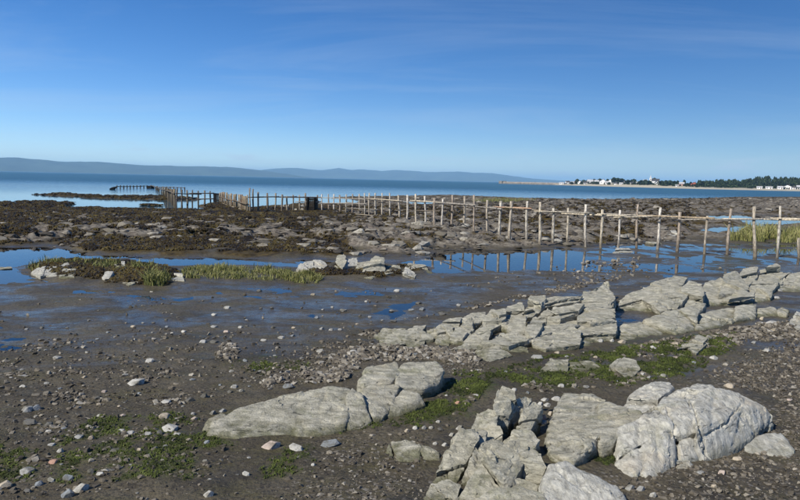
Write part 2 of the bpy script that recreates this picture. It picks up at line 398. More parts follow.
LUMPS = [   # raised ground: polygon, height, blend, rockiness, weed
    ([(28, 270), (60, 260), (120, 262), (178, 269), (182, 284), (100, 285), (60, 281)], 0.10, 7, 0.2, 1.0),
    ([(-200, 268), (10, 270), (24, 276), (10, 281), (-200, 284)], 0.07, 5, 0.2, 1.0),
    ([(170, 267), (200, 264), (300, 269), (325, 276), (300, 284), (220, 282), (178, 283)], 0.05, 6, 0.0, 0.15),
    ([(296, 272), (330, 262), (380, 263), (432, 270), (420, 278), (330, 279)], 0.07, 6, 0.2, 0.5),
    ([(600, 258), (612, 253), (640, 251), (645, 257), (620, 262)], 0.03, 5, 0.1, 0.0),
    ([(320, 250), (300, 233), (380, 222), (460, 224), (560, 228), (680, 229), (690, 238), (600, 238), (560, 244), (500, 247), (440, 247), (400, 255)], 0.34, 10, 1.0, 0.38),
    ([(540, 223), (700, 223), (692, 214), (820, 211), (1200, 206), (1200, 199), (600, 203), (520, 203)], 0.45, 8, 1.0, 0.45),
    ([(750, 212), (768, 206), (790, 205), (830, 208), (830, 212)], 0.85, 5, 1.0, 0.0),
    ([(330, 210), (440, 208), (470, 216), (380, 220)], 0.25, 6, 0.6, 0.8),
    ([(-300, 238), (0, 233), (110, 227), (330, 230), (330, 240), (150, 238), (60, 243), (-300, 246)], 0.26, 7, 1.0, 0.5),
    ([(722, 241), (745, 231), (800, 229), (1200, 229), (1200, 244), (800, 243)], 0.06, 6, 0.0, 0.0),
    ([(-100, 204), (0, 203), (50, 201), (78, 203.5), (60, 208), (-100, 208)], 0.10, 4, 0.0, 1.0),
    ([(20, 194.5), (60, 193.5), (110, 196), (165, 196), (215, 200), (165, 200.5), (100, 198.5)], 0.16, 3, 0.0, 1.0),
    ([(112, 204), (150, 204.5), (182, 206), (150, 206.8)], 0.05, 3, 0.0, 1.0),
    ([(195, 206), (225, 202.5), (250, 206), (235, 210), (205, 209)], 0.16, 3, 0.0, 1.0),
    ([(455, 203), (500, 200.5), (545, 202), (500, 205)], 0.25, 3, 0.0, 0.0),
    ([(-200, 252), (-60, 246), (60, 242), (120, 238.5), (250, 240), (345, 243), (352, 256), (250, 258), (160, 256), (100, 253), (70, 248), (0, 245)], 0.13, 5, 0.15, 1.0),
    ([(-300, 224), (-300, 210), (180, 211), (330, 213), (340, 222), (150, 223)], 0.15, 5, 0.3, 1.0),
]
ALGAE = [
    [(60, 460), (90, 430), (180, 425), (200, 440), (230, 470), (190, 500), (60, 505)],
    [(140, 440), (190, 432), (200, 455), (150, 470)], [(270, 480), (300, 470), (300, 495), (260, 505)],
    [(245, 372), (265, 362), (300, 364), (310, 372), (270, 378)],
    [(205, 430), (350, 432), (440, 412), (480, 395), (470, 440), (400, 436), (340, 452), (220, 446)],
    [(400, 408), (440, 385), (520, 372), (600, 372), (600, 385), (545, 392), (500, 388), (450, 420)],
    [(550, 375), (640, 340), (720, 330), (730, 345), (690, 370), (620, 392), (560, 392)],
    [(580, 462), (600, 450), (622, 455), (622, 480), (600, 482)],
    [(640, 348), (670, 340), (690, 335), (710, 345), (680, 372)],
    [(-50, 470), (0, 460), (40, 470), (30, 505), (-50, 505)], [(690, 262), (740, 258), (760, 264), (720, 270)],
]
GRAVEL = [[(660, 400), (800, 340), (1100, 330), (1100, 700), (560, 700), (600, 490), (700, 470)], [(250, 375), (330, 348), (480, 345), (480, 372), (300, 395)], [(560, 262), (640, 252), (620, 282), (540, 285)], [(330, 462), (420, 452), (432, 470), (425, 540), (250, 540)]]
_RB = np.array([(0, .45), (3, .42), (6, .25), (8, .16), (11, .065), (14, .022), (18, .008), (24, .004), (29, .008), (34, .06), (42, .12), (60, .13), (80, .10), (150, .2), (400, .3)])

def ledges(x, y):
    """tilted, stepped blocks of bedrock"""
    o = 0.0; wx = x + 0.25 * fbm2(x / .7, y / .7, 3, 201); wy = y + 0.3 * fbm2(x / .7 + 9, y / .7, 3, 203)
    for cx_, cy_, amp in ((1.3, 1.9, .16), (.5, .75, .09)):
        px = wx / cx_; py = wy / cy_; fx = np.floor(px).astype(np.int64); fy = np.floor(py).astype(np.int64); z0 = np.zeros_like(fx)
        d1 = np.full(px.shape, 9.0); val = np.zeros(px.shape)
        for dx in (-1, 0, 1):
            for dy in (-1, 0, 1):
                a = _rnd(fx + dx, fy + dy, z0, 211); b = _rnd(fx + dx, fy + dy, z0, 212); c = _rnd(fx + dx, fy + dy, z0, 213)
                ex = px - fx - dx - a; ey = py - fy - dy - b; d = ex * ex + ey * ey; m = d < d1
                d1 = np.where(m, d, d1); val = np.where(m, (c - .45) + (a - .2) * ex * 1.1 + (b - .1) * ey * 1.1, val)
        o = o + amp * val
    return o
def T(x, y, full=False):
    """height of the tidal flat at (x, y); with full also the surface kinds"""
    x = np.asarray(x, float); y = np.asarray(y, float)
    r = np.hypot(x, y)
    k = np.clip(r / 25, 0.12, 2.0)
    xw = x + k * (0.55 * fbm2(x / 2.6, y / 2.6, 4, 3)); yw = y + k * (1.3 * fbm2(x / 2.6 + 40, y / 2.6, 4, 5))
    u, v = proj(xw, yw); u = np.clip(u, -600, 1400); v = np.minimum(v, 1500)
    z = np.interp(r, _RB[:, 0], _RB[:, 1])
    far = sstep(27, 36, r)
    rock = far * 0.55; weed = far * 0.55
    leftreef = far * sstep(430, 330, u) * sstep(200, 208, v)
    weed = np.maximum(weed, leftreef)
    for poly, h, bl, rk, wd in LUMPS:
        m = sstep(-bl, bl, poly_sd(u, v, poly))
        z = z * (1 - m) + np.maximum(h, z * 0.0 + h) * m
        rock = rock * (1 - m) + rk * m; weed = weed * (1 - m) + wd * m
    for poly, h, bl in POOLS:
        m = sstep(-bl, bl, poly_sd(u, v, poly))
        z = z * (1 - m) + h * m
        rock = rock * (1 - m * 0.8); weed = weed * (1 - m)
    vs = np.interp(u, SHORE[:, 0], SHORE[:, 1])
    keep = np.zeros_like(z)
    for i in (11, 12, 13, 14):
        keep = np.maximum(keep, sstep(-3, 3, poly_sd(u, v, LUMPS[i][0])))
    sea = sstep(1.6, -1.6, v - vs) * (1 - keep)
    z = z * (1 - sea) - 0.55 * sea
    rough_rock = np.clip(rock, 0, 1) * (1 - sea)
    # relief
    rid = 1 - np.abs(fbm2(x / 2.2, y / 3.2, 4, 21)) * 2.2
    z = z + rough_rock * (0.22 * (rid - 0.55) + 0.13 * fbm2(x / 0.8, y / 1.1, 4, 29, 0.7) + ledges(x, y))
    z = z + far * (1 - sea) * (0.07 * fbm2(x / 1.3, y / 2.0, 4, 33))
    near = 1 - far
    mud = 0.015 * fbm2(x / 0.55, y / 0.5, 4, 41, 0.6) + 0.020 * fbm2(x / 2.8, y / 1.6, 3, 47)
    z = z + near * mud * (0.6 + 0.8 * sstep(18, 8, r)) + near * sstep(12, 7, r) * 0.025 * fbm2(x / 0.9, y / 0.9, 4, 51)
    if not full: return z
    wn = fbm2(x / 1.6, y / 2.4, 4, 61)
    weedm = np.clip(weed + wn * 1.3 - 0.10, 0, 1) * np.clip(weed * 3, 0, 1); weedm = sstep(0.3, 0.6, weedm)
    rockm = sstep(0.2, 0.5, rough_rock + 0.3 * wn)
    al = np.zeros_like(z)
    for pl in ALGAE: al = np.maximum(al, sstep(-14, 10, poly_sd(u, v, pl, 2.0)))
    al *= sstep(-0.25, 0.25, fbm2(x / 0.5, y / 0.5, 4, 71) + 0.05)
    gv = np.zeros_like(z)
    for pl in GRAVEL: gv = np.maximum(gv, sstep(-20, 20, poly_sd(u, v, pl, 2.0)))
    wet = np.maximum(sstep(0.035, 0.004, z), 0.75 * sstep(0.10, 0.02, z) * near)
    wet = np.clip(wet + 0.15 * near, 0, 1)
    return z, rockm, weedm, al, gv, wet, u, v

NA, NR = 760, 700
th = np.radians(np.linspace(-54, 54, NA))
rr = np.concatenate([2.6 * (330 / 2.6) ** np.linspace(0, 1, NR), [420, 700, 1500, 5000, 15000, 29000]])
TH, RR = np.meshgrid(th, rr)
gx = RR * np.sin(TH); gy = RR * np.cos(TH)
cut = NR
zt, a_rock, a_weed, a_alg, a_grav, a_wet, a_u, a_v = T(gx[:cut].ravel(), gy[:cut].ravel(), True)
edge = sstep(290, 330, RR[:cut].ravel()); zt = zt * (1 - edge) - 1.2 * edge
def padz(a, val=0.0): return np.concatenate([a, np.full((len(rr) - cut) * NA, val)])
ii = np.arange(len(rr) * NA).reshape(len(rr), NA)
quads = np.stack([ii[:-1, :-1], ii[:-1, 1:], ii[1:, 1:], ii[1:, :-1]], -1).reshape(-1, 4)[:, ::-1]
ground = link('tidal_flat_ground', np_mesh('tidal_flat_ground', np.stack([gx.ravel(), gy.ravel(), padz(zt, -3.0)], 1), quads, True,
    {'rock': padz(a_rock), 'weed': padz(a_weed), 'algae': padz(a_alg), 'gravel': padz(a_grav), 'wet': padz(a_wet, 1)}), MG)
tag(ground, 'wet brown mud flat with weedy reef and shallow pools', kind='structure')

_G = {k: v.reshape(NR, NA) for k, v in dict(z=zt, rock=a_rock, weed=a_weed, alg=a_alg, grav=a_grav, wet=a_wet, u=a_u, v=a_v).items()}
def T(x, y, full=False):
    """height (and surface kinds) read off the finished sheet"""
    x = np.asarray(x, float); y = np.asarray(y, float)
    fi = np.clip(np.log(np.maximum(np.hypot(x, y), 2.6) / 2.6) / math.log(330 / 2.6) * (NR - 1), 0, NR - 1.001)
    fj = np.clip((np.degrees(np.arctan2(x, y)) + 54) / 108 * (NA - 1), 0, NA - 1.001)
    i = fi.astype(int); j = fj.astype(int); a = fi - i; b = fj - j
    def g(k): q = _G[k]; return (q[i, j] * (1 - b) + q[i, j + 1] * b) * (1 - a) + (q[i + 1, j] * (1 - b) + q[i + 1, j + 1] * b) * a
    return tuple(g(k) for k in ('z', 'rock', 'weed', 'alg', 'grav', 'wet', 'u', 'v')) if full else g('z')

# water: still pools inside the reef, open sea beyond
WL = np.array([(-900, 228), (0, 226), (300, 222), (440, 212), (470, 209), (560, 206), (700, 206), (1500, 206)], float)
us = np.linspace(-900, 1500, 60); wl = P(us, np.interp(us, WL[:, 0], WL[:, 1]), 0.0)[:, :2]
nrm = wl / np.linalg.norm(wl, axis=1)[:, None]
def strip(a, b, z):
    n = len(a); V = np.concatenate([np.c_[a, np.full(n, z)], np.c_[b, np.full(n, z)]])
    q = np.array([(i, i + 1, n + i + 1, n + i) for i in range(n - 1)]); return V, q
V, q = strip(nrm * 2.2, wl, 0.0); tag(link('tide_pool_water', np_mesh('tide_pool_water', V, q[:, ::1]), MPOOL), 'still shallow tide pools reflecting the sky', kind='structure')
V, q = strip(wl, nrm * 29500, -0.004); tag(link('sea', np_mesh('sea', V, q[:, ::1]), MSEA), 'rippled blue open sea', kind='structure')

# ------------------------------------------------------------------ far hills
def hills(name, label, pts, D, col, seed):
    pts = np.array(pts, float); us = np.linspace(pts[0, 0], pts[-1, 0], 420)
    top = np.interp(us, pts[:, 0], pts[:, 1])
    h = np.maximum((horizon(us) - top), 0.0) / F * D + H
    h = h * (1 + 0.10 * fbm2(us / 22, us * 0 + 3, 5, seed, .6)) 
    ang = np.arctan((us - 400) / F); rows = 26; V = []
    for j in range(rows):
        t = j / (rows - 1); rad = D * (0.86 + 0.28 * t)
        prof = math.sin(math.pi * min(1, t * 1.0)) ** 0.8 if t < 0.5 else 1 - (t - 0.5) * 0.5
        e = fbm2(us / 16 + 0 * t, us * 0 + t * 5, 5, seed + 9)
        z = h * prof * (1 - 0.28 * np.abs(e) * (1 - prof) * 3 * prof) - 2
        if j == 0: z = np.full_like(us, -4.0)
        V.append(np.stack([rad * np.sin(ang) / np.cos(ang) * np.cos(ang), rad * np.cos(ang), z], 1))
    V = np.concatenate(V); n = len(us); g = np.arange(rows * n).reshape(rows, n)
    Q = np.stack([g[:-1, :-1], g[:-1, 1:], g[1:, 1:], g[1:, :-1]], -1).reshape(-1, 4)
    m = mat_flat('wooded_' + name, col, 0.95, 0.5, 0.0035)
    return tag(link(name, np_mesh(name, V, Q), m), label, kind='structure')
hills('hills', 'long wooded hills across the water on the left', [(-900, 147), (-600, 151), (-300, 156), (-120, 157), (-40, 161), (0, 160), (20, 159.7), (40, 161), (65, 163), (100, 163), (130, 165), (160, 166.3), (200, 166.6), (232, 167.6), (258, 170), (285, 173.6), (303, 176.6), (316, 178.2)], 10000, (0.035, 0.05, 0.03), 5)
hills('far_hills', 'fainter far hills along the horizon', [(225, 174), (262, 170), (275, 168.7), (290, 168), (302, 169), (320, 170), (337, 168.4), (350, 170), (362, 169.2), (380, 171.2), (395, 170), (430, 172.2), (455, 171.5), (470, 172.8), (490, 173.2), (510, 176), (530, 178.6), (560, 180.6), (590, 181.8), (640, 185.4)], 14000, (0.035, 0.05, 0.03), 25)

# ------------------------------------------------------------------ far shore with village
def at_dist(u, D):
    d = ray(u, horizon(u)); d = d / np.linalg.norm(d[:2]); return np.array((d[0] * D, d[1] * D))
FS_U = np.array([555, 580, 620, 660, 700, 740, 780, 820, 900, 1100.]); FS_D = np.array([1080, 1030, 960, 880, 820, 830, 850, 880, 900, 950.])
FS_Z = np.array([2.2, 4.2, 5.2, 5.0, 3.6, 3.2, 3.6, 4.0, 4.5, 4.5])
us = np.linspace(555, 1100, 120); Ds = np.interp(us, FS_U, FS_D); Zs = np.interp(us, FS_U, FS_Z)
V = []; kinds = []
prof = [(-14, -1.5, 0), (0, 0.0, 0), (10, .45, 0), (24, .62, .1), (30, .78, 1), (60, 1.0, 1), (120, 1.08, 1), (320, 1.15, 1), (420, -1.0, 1)]
for off, zf, kd in prof:
    for i, u in enumerate(us):
        c = at_dist(u, Ds[i] + off + (0 if off < 0 else 4 * math.sin(u * .21) + 3 * math.sin(u * .057)))
        V.append((c[0], c[1], zf * Zs[i] if zf > 0 else zf * 1.0)); kinds.append(kd)
n = len(us); g = np.arange(len(prof) * n).reshape(len(prof), n)
Q = np.stack([g[:-1, :-1], g[:-1, 1:], g[1:, 1:], g[1:, :-1]], -1).reshape(-1, 4)
mfs = M('far_beach_and_turf'); nn = mfs.noise(mfs.pos(), 0.08, 5, 0.65)
mfs.set(mfs.mix(mfs.math('MULTIPLY', mfs.attr('turf'), mfs.ramp(nn, 0.35, 0.55, 0.55, 1)), mfs.mix(nn, (0.30, 0.27, 0.20), (0.42, 0.38, 0.29)), mfs.mix(nn, (0.05, 0.065, 0.022), (0.16, 0.14, 0.06))), 0.9)
tag(link('far_shore', np_mesh('far_shore', np.array(V), Q, True, {'turf': np.array(kinds, float)}), mfs.m), 'low far shore with a pale beach strip', kind='structure')

def far_pos(u, off):
    D = np.interp(u, FS_U, FS_D); c = at_dist(u, D + off)
    zf = np.interp(off, [p[0] for p in prof], [p[1] for p in prof]); return c[0], c[1], float(zf * np.interp(u, FS_U, FS_Z)), D + off
MWALLW = mat_flat('white_house_wall', (0.78, 0.77, 0.74), 0.7, 0.06); MWALLR = mat_flat('red_house_wall', (0.30, 0.09, 0.06), 0.8, 0.1)
MWALLP = mat_flat('pink_house_wall', (0.48, 0.30, 0.25), 0.8, 0.1); MWALLB = mat_flat('brown_house_wall', (0.16, 0.11, 0.08), 0.8, 0.1)
MROOFD = mat_flat('dark_roof', (0.06, 0.06, 0.065), 0.7, 0.15); MROOFG = mat_flat('pale_roof', (0.42, 0.42, 0.42), 0.6, 0.1); MROOFR = mat_flat('red_roof', (0.24, 0.07, 0.05), 0.7, 0.1)
MPANE = mat_flat('window_pane', (0.03, 0.035, 0.045), 0.15, 0.1, 0.4, 0.5)
def house(u, off, wpx, hpx, wall, roof, label, ang=0.0, gable_front=False, name='house'):
    x, y, z, D = far_pos(u, off); w = wpx / F * D; h = hpx / F * D
    o = empty(name, (x, y, z)); o.rotation_euler.z = math.atan2(-x, y) * 1.0 + ang
    tag(o, label, 'house', 'houses of the far village')
    d = max(5.0, w * 0.75); eh = h * 0.58; hw = w / 2
    bm = bmesh.new(); box(bm, -hw, hw, -d / 2, d / 2, -0.6, eh)
    if gable_front:
        for s in (-1, 1):
            vs = [bm.verts.new(q) for q in ((-hw, s * d / 2, eh), (hw, s * d / 2, eh), (0, s * d / 2, h - 0.05))]; bm.faces.new(vs)
    else:
        for s in (-1, 1):
            vs = [bm.verts.new(q) for q in ((s * hw, -d / 2, eh), (s * hw, d / 2, eh), (s * hw, 0, h - 0.05))]; bm.faces.new(vs)
    link('wall', bm_mesh(bm, 'wall'), wall, o)
    bm = bmesh.new(); ov = 0.35; t = 0.18
    for s in (-1, 1):
        if gable_front: a = [(s * (hw + ov), -d / 2 - ov, eh - 0.15), (s * (hw + ov), d / 2 + ov, eh - 0.15), (0, d / 2 + ov, h), (0, -d / 2 - ov, h)]
        else: a = [(-hw - ov, s * (d / 2 + ov), eh - 0.15), (hw + ov, s * (d / 2 + ov), eh - 0.15), (hw + ov, 0, h), (-hw - ov, 0, h)]
        lo = [bm.verts.new(q) for q in a]; hi = [bm.verts.new((q[0], q[1], q[2] + t)) for q in a]
        bm.faces.new(lo); bm.faces.new(hi[::-1])
        for i in range(4): bm.faces.new((lo[i], lo[(i + 1) % 4], hi[(i + 1) % 4], hi[i]))
    bmesh.ops.recalc_face_normals(bm, faces=bm.faces[:])
    rf = link('roof', bm_mesh(bm, 'roof'), roof, o)
    bm = bmesh.new(); box(bm, hw * .4, hw * .4 + .6, -.3, .3, h - 0.6, h + 0.7); link('chimney', bm_mesh(bm, 'chimney'), MWALLB, rf)
    k = max(2, int(w / 3.2))
    for i in range(k):
        cx_ = -hw + w * (i + .5) / k; bm = bmesh.new()
        if i == k // 2: box(bm, cx_ - .5, cx_ + .5, -d / 2 - .06, -d / 2 + .05, -.3, 1.9); link('door', bm_mesh(bm, 'door'), MWALLB, o)
        else: box(bm, cx_ - .5, cx_ + .5, -d / 2 - .06, -d / 2 + .05, eh * .4, eh * .4 + 1.2); link('window', bm_mesh(bm, 'window'), MPANE, o)
    return o
house(561.5, 16, 4.2, 1.9, MWALLW, MROOFG, 'small white shed nearest the long pier')
house(567.5, 40, 3.6, 2.6, MWALLW, MROOFD, 'low white house just right of the white shed by the pier', 0.3)
house(576.5, 45, 4.2, 3.0, MWALLB, MROOFD, 'brown house with dark roof among trees near the pier', 0, True)
house(580, 30, 3.4, 2.6, MWALLW, MROOFD, 'small white cottage right of the brown house', -0.3, True)
house(590, 40, 5.2, 3.6, MWALLW, MROOFG, 'white house with pale roof left of the big gabled houses', 0.2)
house(596.5, 50, 4.0, 3.0, MWALLW, MROOFG, 'pale low house beside the big gabled white houses')
house(602.5, 32, 5.6, 4.2, MWALLW, MROOFD, 'largest white gabled house at the bare end of the far village', 0.1, True)
house(611, 42, 4.8, 4.2, MWALLW, MROOFD, 'white dark roofed house just left of the tall trees', -0.2, True)
house(615.5, 20, 2.8, 2.2, MWALLW, MROOFD, 'tiny white cottage in front of the tall trees')
house(632, 30, 3.6, 2.0, MWALLW, MROOFD, 'low white house between two tree clumps left of the church', 0.2)
house(637.5, 35, 2.4, 2.0, MWALLW, MROOFG, 'tiny white house peeking out left of the church')
house(656.8, 35, 3.6, 3.4, MWALLW, MROOFD, 'white house with dark roof right of the church tower', 0.2, True)
house(677, 16, 2.6, 1.6, MWALLW, MROOFG, 'small white shed on the beach edge by the pink house')
house(681.5, 34, 4.2, 3.0, MWALLP, MROOFG, 'pinkish house with pale roof among shore trees', 0.1)
house(694, 36, 5.2, 3.6, MWALLR, MROOFR, 'red house half hidden among shore trees', -0.1, True)
house(759.5, 18, 4.2, 2.0, MWALLW, MROOFG, 'leftmost low white cottage before the long wood')
house(769, 18, 5.2, 2.0, MWALLW, MROOFG, 'second low white cottage before the long wood')
house(780, 20, 4.0, 2.4, MWALLW, MROOFG, 'small white house at the left of the beach house row', 0.2)
house(787, 24, 6.0, 3.4, MWALLW, MROOFD, 'tall white beach house in the middle of its row', 0.1, True)
house(793, 22, 4.0, 2.4, MWALLW, MROOFD, 'white dark roofed beach house on the right of its row', -0.1)
house(799.5, 22, 4.4, 3.2, MWALLW, MROOFG, 'white beach house cut by the right edge', 0.1)
for u_, off_, w_, h_, wl_, rf_, lb_ in [(572.3, 28, 3.0, 2.2, MWALLW, MROOFG, 'tiny white house left of the brown house near the pier'), (585.3, 24, 3.2, 2.4, MWALLW, MROOFD, 'small white dark roofed house between two trees near the pier'), (607, 26, 3.4, 2.8, MWALLW, MROOFG, 'narrow white house between the two big gabled houses'), (621, 18, 3.0, 2.0, MWALLW, MROOFG, 'low white cottage under the right end of the tall trees'), (626, 44, 3.6, 3.0, MWALLW, MROOFD, 'white house just right of the tall tree clump'), (645, 48, 3.4, 4.0, MWALLW, MROOFG, 'pale roofed house rising behind trees left of the church')]:
    house(u_, off_, w_, h_, wl_, rf_, lb_, 0.15)
# church
x, y, z, D = far_pos(652, 45); o = tag(empty('church', (x, y, z)), 'white church with slim steeple above the far trees', 'church'); o.rotation_euler.z = math.atan2(-x, y)
bm = bmesh.new(); box(bm, -1, 9, -4, 4, -.5, 4.4)
for s in (-1, 9): bm.faces.new([bm.verts.new(q) for q in ((s, -4, 4.4), (s, 4, 4.4), (s, 0, 7.2))])
link('nave', bm_mesh(bm, 'nave'), MWALLW, o)
bm = bmesh.new()
for s in (-1, 1): bm.faces.new([bm.verts.new(q) for q in ((-1.2, s * 4.3, 4.3), (9.2, s * 4.3, 4.3), (9.2, 0, 7.5), (-1.2, 0, 7.5))])
link('roof', bm_mesh(bm, 'roof'), MROOFD, o)
bm = bmesh.new(); box(bm, -3.6, -1.1, -1.4, 1.4, -.5, 8.0); link('tower', bm_mesh(bm, 'tower'), MWALLW, o)
bm = bmesh.new(); bmesh.ops.create_cone(bm, segments=4, radius1=1.7, radius2=.05, depth=4.5, cap_ends=True, matrix=Matrix.Translation((-2.35, 0, 10.25)) @ Matrix.Rotation(math.pi / 4, 4, 'Z')); link('spire', bm_mesh(bm, 'spire'), MROOFG, o)
bm = bmesh.new(); box(bm, -2.8, -1.9, -1.46, -1.35, 5.6, 7.2); link('belfry_window', bm_mesh(bm, 'belfry_window'), MPANE, o)
# pier
a = at_dist(503, 1180); b = at_dist(566, 1085); o = tag(empty('pier', (a[0], a[1], 0)), 'long low stone pier reaching out from the far village', 'pier')
o.rotation_euler.z = math.atan2(b[1] - a[1], b[0] - a[0]); L = float(np.hypot(*(b - a)))
MPIER = mat_flat('pier_stone', (0.20, 0.18, 0.155), 0.9, 0.3, 0.3); MPIER2 = mat_flat('pier_deck', (0.33, 0.29, 0.25), 0.9, 0.2, 0.3)
bm = bmesh.new()
for i in range(24):
    x0 = L * i / 24; h_ = 2.6 + .25 * math.sin(i * 2.1); box(bm, x0, x0 + L / 24 - .05, -4 - .3 * math.sin(i * 1.3), 4, -2, h_)
link('pier_wall', bm_mesh(bm, 'pier_wall'), MPIER, o)
bm = bmesh.new(); box(bm, 0, L, -3, 3, 2.3, 3.7); link('deck', bm_mesh(bm, 'deck'), MPIER2, o)
bm = bmesh.new(); box(bm, -5, 3.5, -5.5, 5.5, -2, 4.9); link('pier_head', bm_mesh(bm, 'pier_head'), MPIER, o)
bm = bmesh.new()
for i in range(int(L / 6)): box(bm, i * 6 + 5, i * 6 + 5.25, -3.2, -3.02, 3.6, 4.6)
box(bm, 4, L, -3.18, -3.04, 4.62, 4.75); link('railing', bm_mesh(bm, 'railing'), MPIER, o)

# far trees
def crown_arrays(n, w, h, seed, conifer=False):
    rg = np.random.default_rng(seed); V = []; T_ = []; k = 0
    for i in range(n):
        t = rg.random() ** 0.8; 
        if conifer: rad = w / 2 * (1.05 - t) ** 0.9; zz_ = h * (0.08 + 0.92 * t)
        else:
            zz_ = h * (0.15 + 0.85 * t); rad = w / 2 * math.sqrt(max(0.05, 1 - (2 * (t - 0.45)) ** 2)) * (0.8 + 0.4 * rg.random())
        a_ = rg.random() * 6.283; rq = rad * math.sqrt(rg.random()); c = np.array((rq * math.cos(a_), rq * math.sin(a_), zz_))
        s = w * (0.10 + 0.13 * rg.random()); 
        e1 = rg.normal(size=3); e1 /= np.linalg.norm(e1); e2 = rg.normal(size=3); e2 -= e1 * (e1 @ e2); e2 /= np.linalg.norm(e2)
        for q in ((-1, -.6), (.9, -.8), (1, .7), (-.7, 1)): V.append(c + s * (q[0] * e1 + q[1] * e2 * 0.8))
        T_ += [min(1, max(0, .15 + .5 * t + .35 * rg.normal()))] * 4
    V = np.array(V); Q = np.arange(len(V)).reshape(-1, 4); return V, Q, np.array(T_)
MTRUNK = mat_flat('far_trunk', (0.07, 0.05, 0.035), 0.9)
TREES = [(571.5, 20, 4, 2.2, 0), (577.2, 30, 3.6, 4.2, 0), (583.5, 44, 4, 3.2, 0), (587, 40, 4.2, 3.0, 0), (607.5, 55, 4, 3.8, 0), (599.5, 70, 5, 4, 0), (594, 75, 4, 3.6, 0),
         (614, 45, 6, 5.2, 0), (618, 40, 6, 5.0, 0), (622, 45, 5.5, 4.4, 0), (608.5, 14, 3, 2.0, 0), (628, 40, 5, 3.6, 0), (633.5, 45, 5.4, 4.2, 0), (641, 34, 6, 3.6, 0), (645, 30, 6, 4.2, 0), (649, 24, 6, 4.0, 0), (654, 55, 5, 5.2, 0),
         (661, 34, 6, 3.6, 0), (665.5, 30, 6, 4.0, 0), (670, 32, 6, 4.2, 0), (674, 34, 5.5, 3.8, 0), (677.5, 44, 4.4, 4.0, 1), (684, 46, 4.6, 4.6, 1), (687.5, 34, 4, 2.6, 0), (690.5, 40, 4.2, 3.6, 1), (698, 36, 4, 3.4, 0), (702, 40, 4.8, 4.4, 1)]
TL = {0: [], 1: []}
protos = {}
for kind in (0, 1):
    for j in range(3):
        Vv, Qq, tt = crown_arrays(120, 1.0, 1.0, 60 + kind * 10 + j, kind == 1)
        protos[kind, j] = np_mesh('crown', Vv, Qq, True, {'tone': tt}); protos[kind, j].materials.append(MFOL)
bm = bmesh.new(); bmesh.ops.create_cone(bm, segments=7, radius1=.045, radius2=.015, depth=.8, cap_ends=True, matrix=Matrix.Translation((0, 0, .36))); trunk_me = bm_mesh(bm, 'trunk'); trunk_me.materials.append(MTRUNK)
names = ['house by the pier', 'brown house', 'white cottage', 'pale roofed house', 'largest white gabled house', 'big gabled houses']
for i, (u, off, wpx, hpx, kind) in enumerate(TREES):
    x, y, z, D = far_pos(u, off); w = wpx / F * D; h = hpx / F * D
    o = empty('conifer_tree' if kind else 'leafy_tree', (x, y, z - .2)); o.scale = (w, w, h); o.rotation_euler.z = i * 1.7
    near = 'behind the pier end' if u < 574 else 'around the brown house' if u < 589 else 'behind the gabled white houses' if u < 609 else 'in the tall clump right of the gabled houses' if u < 625 else 'in the small clump between village and church' if u < 636 else 'in the clump below the church' if u < 658 else 'in the round clump right of the church' if u < 676 else 'beside the pink and red houses'
    tag(o, ('dark pointed conifer ' if kind else 'dark round crowned tree ') + near, 'tree', 'far trees ' + near)
    c = link('crown', protos[kind, i % 3], None, o); t_ = link('trunk', trunk_me, None, o)
# the long wood: one mass
VV = []; QQ = []; TT = []; nb = 0
base = [crown_arrays(70, 1, 1, 90 + j, j % 2 == 0) for j in range(5)]
rg = np.random.default_rng(5)
for i in range(620):
    u = 698 + 300 * rg.random() ** 1.15; off = 36 + 190 * rg.random()
    x, y, z, D = far_pos(u, off)
    topv = np.interp(u, [698, 715, 735, 765, 790, 800, 1000], [4.6, 5.4, 6.2, 8.6, 8.2, 7.8, 8.0]); h = topv / F * D * (0.62 + 0.30 * rg.random() + .12 * min(1, off / 150)); w = h * (0.4 + .3 * rg.random())
    Vv, Qq, tt = base[i % 5]; a_ = rg.random() * 6.28; R_ = np.array(((math.cos(a_), -math.sin(a_), 0), (math.sin(a_), math.cos(a_), 0), (0, 0, 1)))
    VV.append((Vv * (w, w, h)) @ R_.T + (x, y, z - .3)); QQ.append(Qq + nb); nb += len(Vv); TT.append(np.clip(tt + .18 * rg.normal(), 0, 1))
tag(link('far_wood', np_mesh('far_wood', np.concatenate(VV), np.concatenate(QQ), True, {'tone': np.concatenate(TT)}), MFOL), 'long dark green wood along the far shore on the right', 'wood', kind='stuff')
# low scrub along the far beach
VV = []; QQ = []; TT = []; nb = 0
for i in range(420):
    u = 572 + 250 * rg.random(); off = 20 + 26 * rg.random(); x, y, z, D = far_pos(u, off); h = 1.2 + 2.0 * rg.random(); w = 3 + 4 * rg.random()
    Vv, Qq, tt = base[i % 5]; Vv = Vv[:120]; Qq = Qq[:30]; tt = tt[:120]
    VV.append(Vv * (w, w, h) + (x, y, z - .2)); QQ.append(Qq + nb); nb += len(Vv); TT.append(np.clip(tt + .3, 0, 1))
tag(link('shore_scrub', np_mesh('shore_scrub', np.concatenate(VV), np.concatenate(QQ), True, {'tone': np.concatenate(TT)}), MFOL), 'low scrub above the far beach', 'scrub', kind='stuff')

